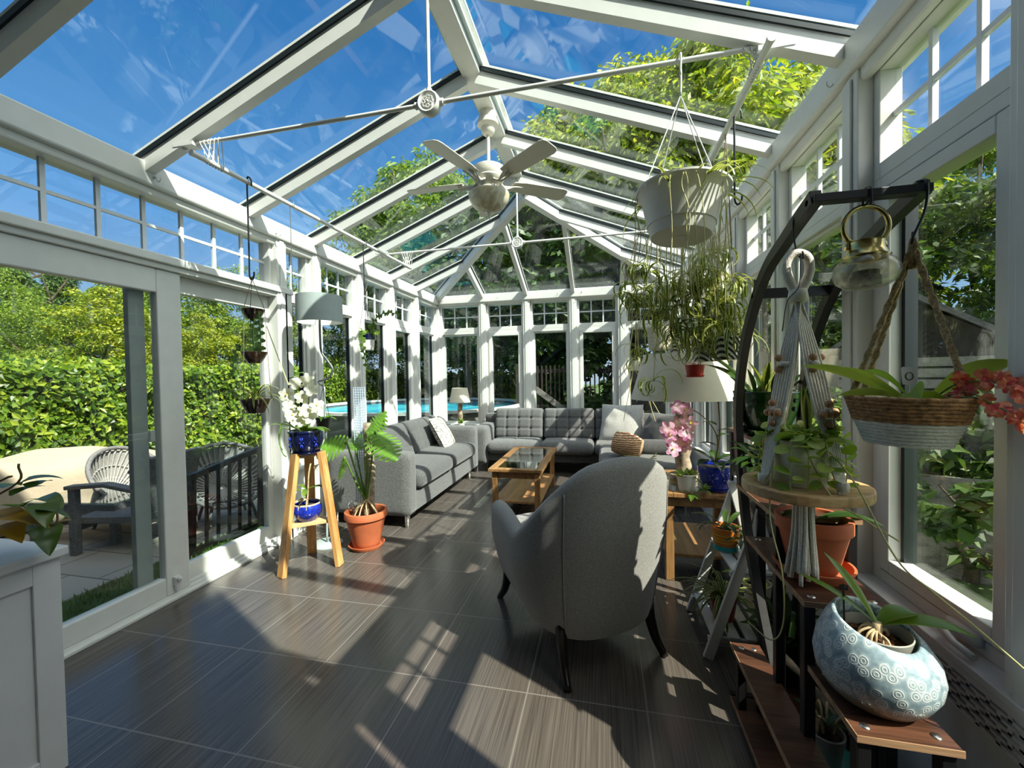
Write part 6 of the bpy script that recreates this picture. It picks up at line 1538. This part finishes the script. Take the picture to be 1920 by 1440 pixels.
MB().beam((AXL-.012, 1.478, 1.935), (AXR+.012, 1.478, 1.935), .042, .025).build('crossbar', 'black_metal', t, bevel=.002)
MB().beam((AXL, 1.98, 1.735), (AXR, 1.98, 1.735), .022, .042).build('crossbar', 'black_metal', t, bevel=.002)
for y, z in ((1.50, 1.935), (1.99, 1.73)): MB().tube([(AXL-.0128, y, z), (AXL-.017, y, z)], .010, 14).build('bolt', 'screw_metal', t, smooth=40)
# lantern
lx, ly = .795, 1.478; zc = atY(1635, 508, ly).z; LS = .84
t = thing('lantern', 'brass lantern with a squat crackle-glass bowl hanging from the crossbar of the black stand', 'lantern', (lx, ly, zc-.07))
o = MB(); pr = [(r*LS, z*LS) for r, z in [(.035, -.062), (.06, -.060), (.088, -.040), (.099, -.012), (.099, .008), (.088, .032), (.070, .048), (.066, .052), (.063, .050), (.083, .030), (.094, .008), (.094, -.012), (.083, -.038), (.058, -.056), (.0, -.057), (.0, -.063)]]
o.lathe(pr[::-1] if False else pr, (lx, ly, zc), 44); o.build('glass_bowl', 'crackle_glass', t, smooth=True)
MB().lathe([(r*LS, z*LS) for r, z in [(.072, .045), (.073, .052), (.066, .058), (.058, .074), (.055, .080), (.055, .104), (.058, .107), (.052, .108), (.050, .080), (.064, .050)]], (lx, ly, zc), 40, close=True).build('collar', 'brass', t, smooth=40)
mb = MB(); R_ = .072*LS; mb.tube([V((lx+R_*sin(a)*1.0, ly, zc+.163*LS+R_*1.02*cos(a))) for a in [radians(d_) for d_ in range(-138, 139, 12)]], .0075, 10); mb.tube(bez([(lx-.060*LS, ly, zc+.085*LS), (lx-.058*LS, ly, zc+.10*LS), (lx-.049*LS, ly, zc+.111*LS)], 3), .0065, 8); mb.tube(bez([(lx+.060*LS, ly, zc+.085*LS), (lx+.058*LS, ly, zc+.10*LS), (lx+.049*LS, ly, zc+.111*LS)], 3), .0065, 8); mb.build('handle', 'brass', t, smooth=True)
for s in (-1, 1): MB().tube([(lx+s*.053*LS, ly, zc+.088*LS), (lx+s*.066*LS, ly, zc+.088*LS)], .006, 8).build('handle_pin', 'brass', t, smooth=40)
MB().lathe([(r*LS, z*LS) for r, z in [(0, -.05), (.045, -.05), (.045, -.02), (.040, -.018), (.040, .0), (0, .0)]], (lx, ly, zc), 28).build('candle', 'candle', t, smooth=40)
mb = MB(); mb.tube(bez([(lx, ly+.025, 1.925), (lx, ly+.024, 1.95), (lx, ly+.003, 1.957), (lx, ly-.024, 1.948), (lx, ly-.026, 1.90), (lx, ly-.012, zc+.252*LS), (lx, ly+.004, zc+.233*LS), (lx, ly+.014, zc+.25*LS), (lx, ly+.014, zc+.27*LS)], 5), .003, 6); tag(mb.build('hook', 'black_hook', smooth=True), 'black hook holding the brass lantern on the crossbar', 'hook')
# macrame hanger
mx, my = AXL-.0, 1.60; zt = 1.765; zs = 1.022
t = thing('macrame_hanger', 'white macrame hanger with wooden beads carrying a round wood slab', 'plant hanger', (mx, my, zs))
mb = MB(); lp_ = bez([(mx-.008, my, zt-.10), (mx-.034, my, zt-.03), (mx-.030, my, zt+.02), (mx, my, zt+.038), (mx+.030, my, zt+.02), (mx+.034, my, zt-.03), (mx+.008, my, zt-.10)], 5); mb.tube(lp_, .015, 10); mb.build('wrapped_loop', 'macrame', t, smooth=True)
mb = MB(); mb.lathe([(.026, zt-.13), (.030, zt-.11), (.026, zt-.085), (0, zt-.085)], (mx, my, 0), 20); mb.build('gathering_knot', 'macrame', t, smooth=True)
sc_ = V((.655, 1.555, zs)); SR = .183
for k in range(4):
    a = radians(-160+90*k); e = sc_+V((cos(a)*SR*.80, sin(a)*SR*.80, .0)); b0 = V((mx, my, zt-.12)); mb = MB(); side = V((-sin(a), cos(a), 0))
    for j in range(7):
        o_ = side*(j-3)*.0072; w1 = b0+o_*.5; k1 = b0.lerp(e, .36)+o_*1.5; k2 = b0.lerp(e, .62)+o_*1.35; k3 = e+o_*.6
        mb.tube(bez([w1, k1, k2, k3], 6), .0038, 6)
    mb.tube([b0.lerp(e, .60)+V((0, 0, .0)), b0.lerp(e, .645)], .019, 10); mb.tube([b0.lerp(e, .35), b0.lerp(e, .37)], .020, 10); mb.tube([e+V((0, 0, .01)), e+V((0, 0, .035))], .016, 10)
    st_ = mb.build('cord_strand', 'macrame', t, smooth=True)
    for f_, cols in ((.36, ((-.014, .02), (-.014, -.02))), (.625, ((0, .034), (-.022, 0), (0, 0), (.022, 0), (0, -.034)))):
        c = b0.lerp(e, f_); out = V((cos(a), sin(a), .2)).normalized()
        for u_, v_ in cols: MB().ball(c+side*u_+V((0, 0, v_))+out*.016, .0125, 12).build('bead', 'bead', st_, smooth=True)
mb = MB(); TS = []
for j in range(26):
    a = rg.uniform(0, 6.28); r = .026*sqrt(rg.random()); p = V((sc_.x-.01+r*cos(a), sc_.y-.03+r*sin(a), zs-.03)); l_ = rg.uniform(.24, .30); mb.tube(bez([p, p+V((r*.3*cos(a), r*.3*sin(a), -l_*.5)), p+V((r*.9*cos(a)+rg.uniform(-.008, .008), r*.9*sin(a), -l_))], 5), .006, 6)
mb.build('tassel', 'macrame', t, smooth=True)
mb = MB(); p = V((mx, my, zt+.036)); mb.tube(bez([(mx+.016, my+.02, 1.92), (mx, my+.005, 1.945), (mx-.018, my-.01, 1.91), (mx-.010, my, 1.84), (mx, my-.004, zt+.03), (mx+.008, my-.018, zt+.016), (mx+.006, my-.02, zt+.04)], 5), .003, 6); tag(mb.build('hook', 'black_hook', smooth=True), 'black hook holding the macrame loop on the curved stand', 'hook')
mb = MB(); mb.tube(bez([(mx, my-.02, zt+.03), (mx-.01, my-.03, zt-.08), (mx-.045, my-.03, zt-.13), (mx-.06, my-.03, zt-.23)], 6), .0018, 5); mb.tube(bez([(mx, my-.03, zt-.30), (mx+.02, my-.05, zt-.33), (mx+.035, my-.05, zt-.36)], 4), .0018, 5); 
tag(mb.build('cord_end', 'black_hook'), 'loose thin black cord over the macrame hanger', 'cord')
# wood slab
n = 40; poly = [((SR+.012*noise.noise(V((cos(2*pi*k/n)*1.5, sin(2*pi*k/n)*1.5, 4))))*cos(2*pi*k/n), (SR+.012*noise.noise(V((cos(2*pi*k/n)*1.5, sin(2*pi*k/n)*1.5, 4))))*sin(2*pi*k/n)) for k in range(n)]
ob = MB().prism(poly, -.034, 0, M=Matrix.Translation(V((0, 0, 0)))).build('wood_slab', 'slab_wood', None, bevel=.005); ob.location = sc_
tag(ob, 'round live-edge wood slab held by the macrame hanger', 'wood slab')
q = sc_+V((-.01, -.01, .001)); t = thing('potted_plant', 'cream pot with round-leaved trailing plant on the hanging wood slab', 'potted plant', q)
pot(t, q, .090, .080, .15, 'cream_pot', n=40, bulge=.003)
mb, sm = MB(), MB()
for k in range(64):
    a = rg.uniform(0, 6.28); r = .075*sqrt(rg.random()); p = q+V((r*cos(a), r*sin(a), .135+.05*rg.random())); mb.blade(p, a+rg.uniform(-.6, .6), rg.uniform(-.2, .9), rg.uniform(.045, .062), .050, rg.uniform(.2, 1.1), 6, 'round', .12, 0, 0, 0, rg.uniform(-.6, .6))
for a, l_, w_ in ((-2.2, .22, 1), (-1.8, .17, 1), (-1.35, .15, 1), (-.4, .20, 1.2), (.1, .16, 1), (2.9, .18, 1), (2.4, .14, 1)):
    s_ = q+V((.085*cos(a), .085*sin(a), .15)); pts = bez([s_+V((-.03*cos(a), -.03*sin(a), 0)), s_+V((.022*cos(a), .022*sin(a), .006)), s_+V((.035*cos(a), .035*sin(a), -l_*.45)), s_+V((.03*cos(a), .03*sin(a), -l_*.8))], 6); sm.tube(pts, .002, 5)
    for i in range(4, len(pts), 2): mb.blade(pts[i], a+(1.0 if i % 4 else -1.0), rg.uniform(-.3, .5), rg.uniform(.036, .052), .044, .5, 6, 'round', .1, 0, 0, 0, rg.uniform(-.8, .8))
mb.build('foliage', 'leaf_hoya', t)
mb2 = MB()
for a in (1.2, 1.5): mb2.blade(q+V((.03, .02, .14)), a, 1.35, .19, .03, .1, 9, 'paddle', .35)
mb2.build('striped_leaves', 'leaf_snake', t)
for pl_ in ([q+V((.02, -.08, .15)), q+V((.07, -.16, .05)), q+V((.13, -.24, -.14)), q+V((.18, -.29, -.20)), q+V((.24, -.34, -.26)), q+V((.33, -.42, -.36))], [q+V((-.03, -.09, .14)), q+V((.02, -.14, .0)), q+V((.09, -.18, -.06)), q+V((.15, -.22, -.10))], [q+V((-.09, -.03, .13)), q+V((-.13, -.10, -.08)), q+V((-.11, -.14, -.25)), q+V((-.10, -.12, -.42)), q+V((-.12, -.08, -.50)), q+V((-.17, -.02, -.48))]): sm.tube(bez(pl_, 7), .0024, 5)
sm.build('vines', 'stem_pale', t, smooth=True)
# woven basket with the red orchid
kx, ky, kz = .845, 1.385, 1.255; ax_ = atan2(-.85, .5)
t = thing('hanging_basket', 'oval jute and white rope basket hanging on ropes before the big right window', 'hanging planter', (kx, ky, kz-.075), ax_); BS = .81
def bk(rows, z0, z1, mat, nm, f0, f1):
    mb = MB(); k_ = rows
    for i in range(k_):
        u = (i+.5)/k_; z = z0+(z1-z0)*u; s = f0+(f1-f0)*u
        mb.tube([V((.172*BS*s*cos(2*pi*j/48), .140*BS*s*sin(2*pi*j/48), z+.0012*sin(j*2.6+i))) for j in range(48)], (z1-z0)/k_*.62, 6, closed=True)
    return mb.build(nm, mat, t, local=True, smooth=True)
bk(7, .005, .072, 'rope_white', 'rope_base', .66, .86); bk(7, .072, .142, 'jute', 'jute_band', .87, 1.03)
MB().lathe([(0, .004), (.66, .004), (.86, .07), (1.0, .138), (.97, .138), (.82, .07), (.62, .012), (0, .012)], (0, 0, 0), 48, sx=.172*BS, sy=.140*BS).build('lining', 'woven_white', t, local=True, smooth=True)
MB().lathe([(0, .095), (.86, .095)], (0, 0, 0), 40, sx=.165*BS, sy=.132*BS).build('bark_mix', 'bark', t, local=True)
top = atY(1712, 460, 1.46); Rz = Matrix.Rotation(ax_, 4, 'Z'); base = V((kx, ky, kz-.075))
for k, (sx, sy) in enumerate(((-1, .25), (1, .1), (-.95, -.35))):
    e = base + Rz @ V((.165*BS*sx, .13*BS*sy, .12)); mb = MB()
    for w_ in range(2): mb.tube([top.lerp(e, i/16)+V((.0045*sin(i*1.9+w_*pi), .0045*cos(i*1.9+w_*pi), 0)) for i in range(17)], .0062, 6)
    mb.build('rope', 'rope_jute', t, smooth=True)
mb = MB(); mb.tube([top+V((0, 0, .0)), top+V((-.006, -.006, -.07))], [.012, .011], 8); mb.tube(bez([top+V((0, -.012, -.01)), top+V((0, 0, .02)), top+V((0, .012, -.01))], 4), .007, 8); mb.build('rope_binding', 'rope_jute', t, smooth=True)
hk_ = MB(); hk_.tube(bez([(AXR-.0, 1.52, 1.925), (AXR, 1.515, 1.965), (AXR-.004, 1.462, 1.955), (AXR-.012, 1.455, 1.87), (top.x-.006, 1.452, top.z+.02), (top.x, 1.462, top.z), (top.x+.008, 1.475, top.z+.02), (top.x+.012, 1.48, top.z+.045)], 5), .0038, 6); tag(hk_.build('hook', 'black_hook', smooth=True), 'black hook holding the jute basket on the curved stand', 'hook')
q = base+V((0, 0, .10)); t = thing('red_orchid', 'orchid with sprays of small red blooms planted in the hanging jute basket', 'potted plant', q)
mb = MB()
for px, py, az, up, ln, w, dr in ((1668, 745, 2.75, .75, .20, .032, .7), (1690, 745, 2.4, .60, .17, .05, .35), (1690, 745, 2.95, .25, .13, .03, .5), (1700, 745, -1.9, .5, .11, .055, 1.1), (1712, 748, -1.2, .3, .09, .05, 1.6), (1752, 742, -.75, .72, .15, .062, .35), (1700, 744, 2.0, .9, .12, .04, .7)):
    p = atY(px, py, ky); mb.blade(p, az, up, ln*1.15, w*1.15, dr, 10, 'paddle', .2, 0, 0, 0, .75 if cos(az) < 0 else -.75)
mb.build('leaves', 'leaf_hoya', t, smooth=True)
mb, fl_ = MB(), MB(); ax0 = V((.80, 1.36, 1.27))
S1 = [atY(1745, 752, 1.34), atY(1790, 722, 1.30), atY(1840, 715, 1.26), atY(1890, 722, 1.22), atY(1935, 735, 1.18)]; S2 = [atY(1750, 752, 1.34), atY(1810, 735, 1.28), atY(1860, 757, 1.22), atY(1905, 780, 1.18), atY(1935, 800, 1.16)]; S3 = [atY(1760, 752, 1.33), atY(1800, 745, 1.28), atY(1850, 748, 1.24)]
for S_, n_, st0 in ((S1, 20, .28), (S2, 11, .45), (S3, 3, .3)):
    pts = bez(S_, 8); mb.tube(pts, .0022, 5)
    for k in range(n_):
        u = st0+(1-st0)*k/n_; p = pts[min(len(pts)-1, int(u*(len(pts)-1)))]+V((rg.uniform(-.008, .008), rg.uniform(-.008, .008), rg.uniform(-.018, .018))); flower(fl_, p, (EYEP-p)+V((rg.uniform(-1, 1), rg.uniform(-.5, .5), rg.uniform(-1, 1))), rg.uniform(.012, .019), rg, 5, .4, 1.2)
mb.build('spikes', 'stem_green', t, smooth=True); fl_.build('blooms', 'petal_red', t)
p = atY(1704, 708, 1.40); mb = MB(); mb.prism([(-.017, -.02), (.017, -.02), (.017, .026), (.012, .032), (-.012, .032), (-.017, .026)], -.001, .001, M=Matrix.Translation(p) @ Matrix.Rotation(radians(80), 4, 'X')); mb.tube([p+V((0, 0, -.02)), p+V((0, 0, -.055))], .002, 5); tg = mb.build('plant_tag', 'white_pot', t)
MB().tube([p+V((.009*cos(a), -.003, .004+.011*sin(a))) for a in [2*pi*k/16 for k in range(16)]], .0012, 5, closed=True).build('printed_oval', 'leaf_dark', tg)

# ------------------------------------------------------------------ pothos on the cabinet
q = V((-2.12, .93, .81)); t = thing('potted_plant', 'heart-leaved trailing plant spilling over the white cabinet at the left edge', 'potted plant', q)
pot(t, q+V((-.10, -.10, 0)), .08, .06, .11, 'terracotta')
mb, sm, yl = MB(), MB(), MB()
for px, py, Y_, az, up, ln, w, dr in ((40, 905, .98, .9, .35, .10, .07, .9), (70, 935, 1.0, .2, .1, .10, .085, 1.2), (78, 945, .96, -.4, -.2, .11, .085, 1.0), (50, 965, 1.02, .3, -.1, .10, .08, 1.1), (82, 985, 1.0, -.3, -.8, .11, .085, .6), (20, 930, .95, 1.5, .5, .09, .06, .9), (55, 915, .97, 1.9, .4, .08, .06, .8), (30, 950, .92, 2.5, .1, .09, .07, .8), (66, 955, .94, .8, -.2, .10, .08, .9), (15, 985, .98, .6, -.3, .10, .08, .8), (5, 915, .95, 2.2, .2, .09, .07, .8)):
    mb.blade(atY(px, py, Y_), az, up, ln, w, dr, 7, 'heart', .12)
for px, py, Y_, az in ((-10, 960, .93, .2), (0, 985, .92, -.1), (8, 970, .9, .4)): yl.blade(atY(px, py, Y_), az, -.1, .13, .09, .6, 7, 'heart', .1)
yl.blade(atY(108, 980, 1.0), .5, .3, .04, .03, .5, 5, 'heart')
for pts in ((q+V((-.10, -.10, .09)), atY(20, 915, .97), atY(35, 870, .97)), (q+V((-.10, -.10, .09)), atY(50, 960, .98), atY(82, 990, 1.0)), (q+V((-.1, -.1, .09)), atY(60, 980, .98), atY(98, 985, .98), atY(108, 975, 1.0), atY(104, 940, 1.0)), (q+V((-.1, -.1, .1)), atY(-5, 905, .95), atY(22, 893, .95))): sm.tube(bez(pts, 6), .0035, 5)
mb.build('leaves', 'leaf_pothos', t, smooth=True); yl.build('yellowed_leaves', 'leaf_yellow', t, smooth=True); sm.build('vines', 'stem_brown', t, smooth=True)
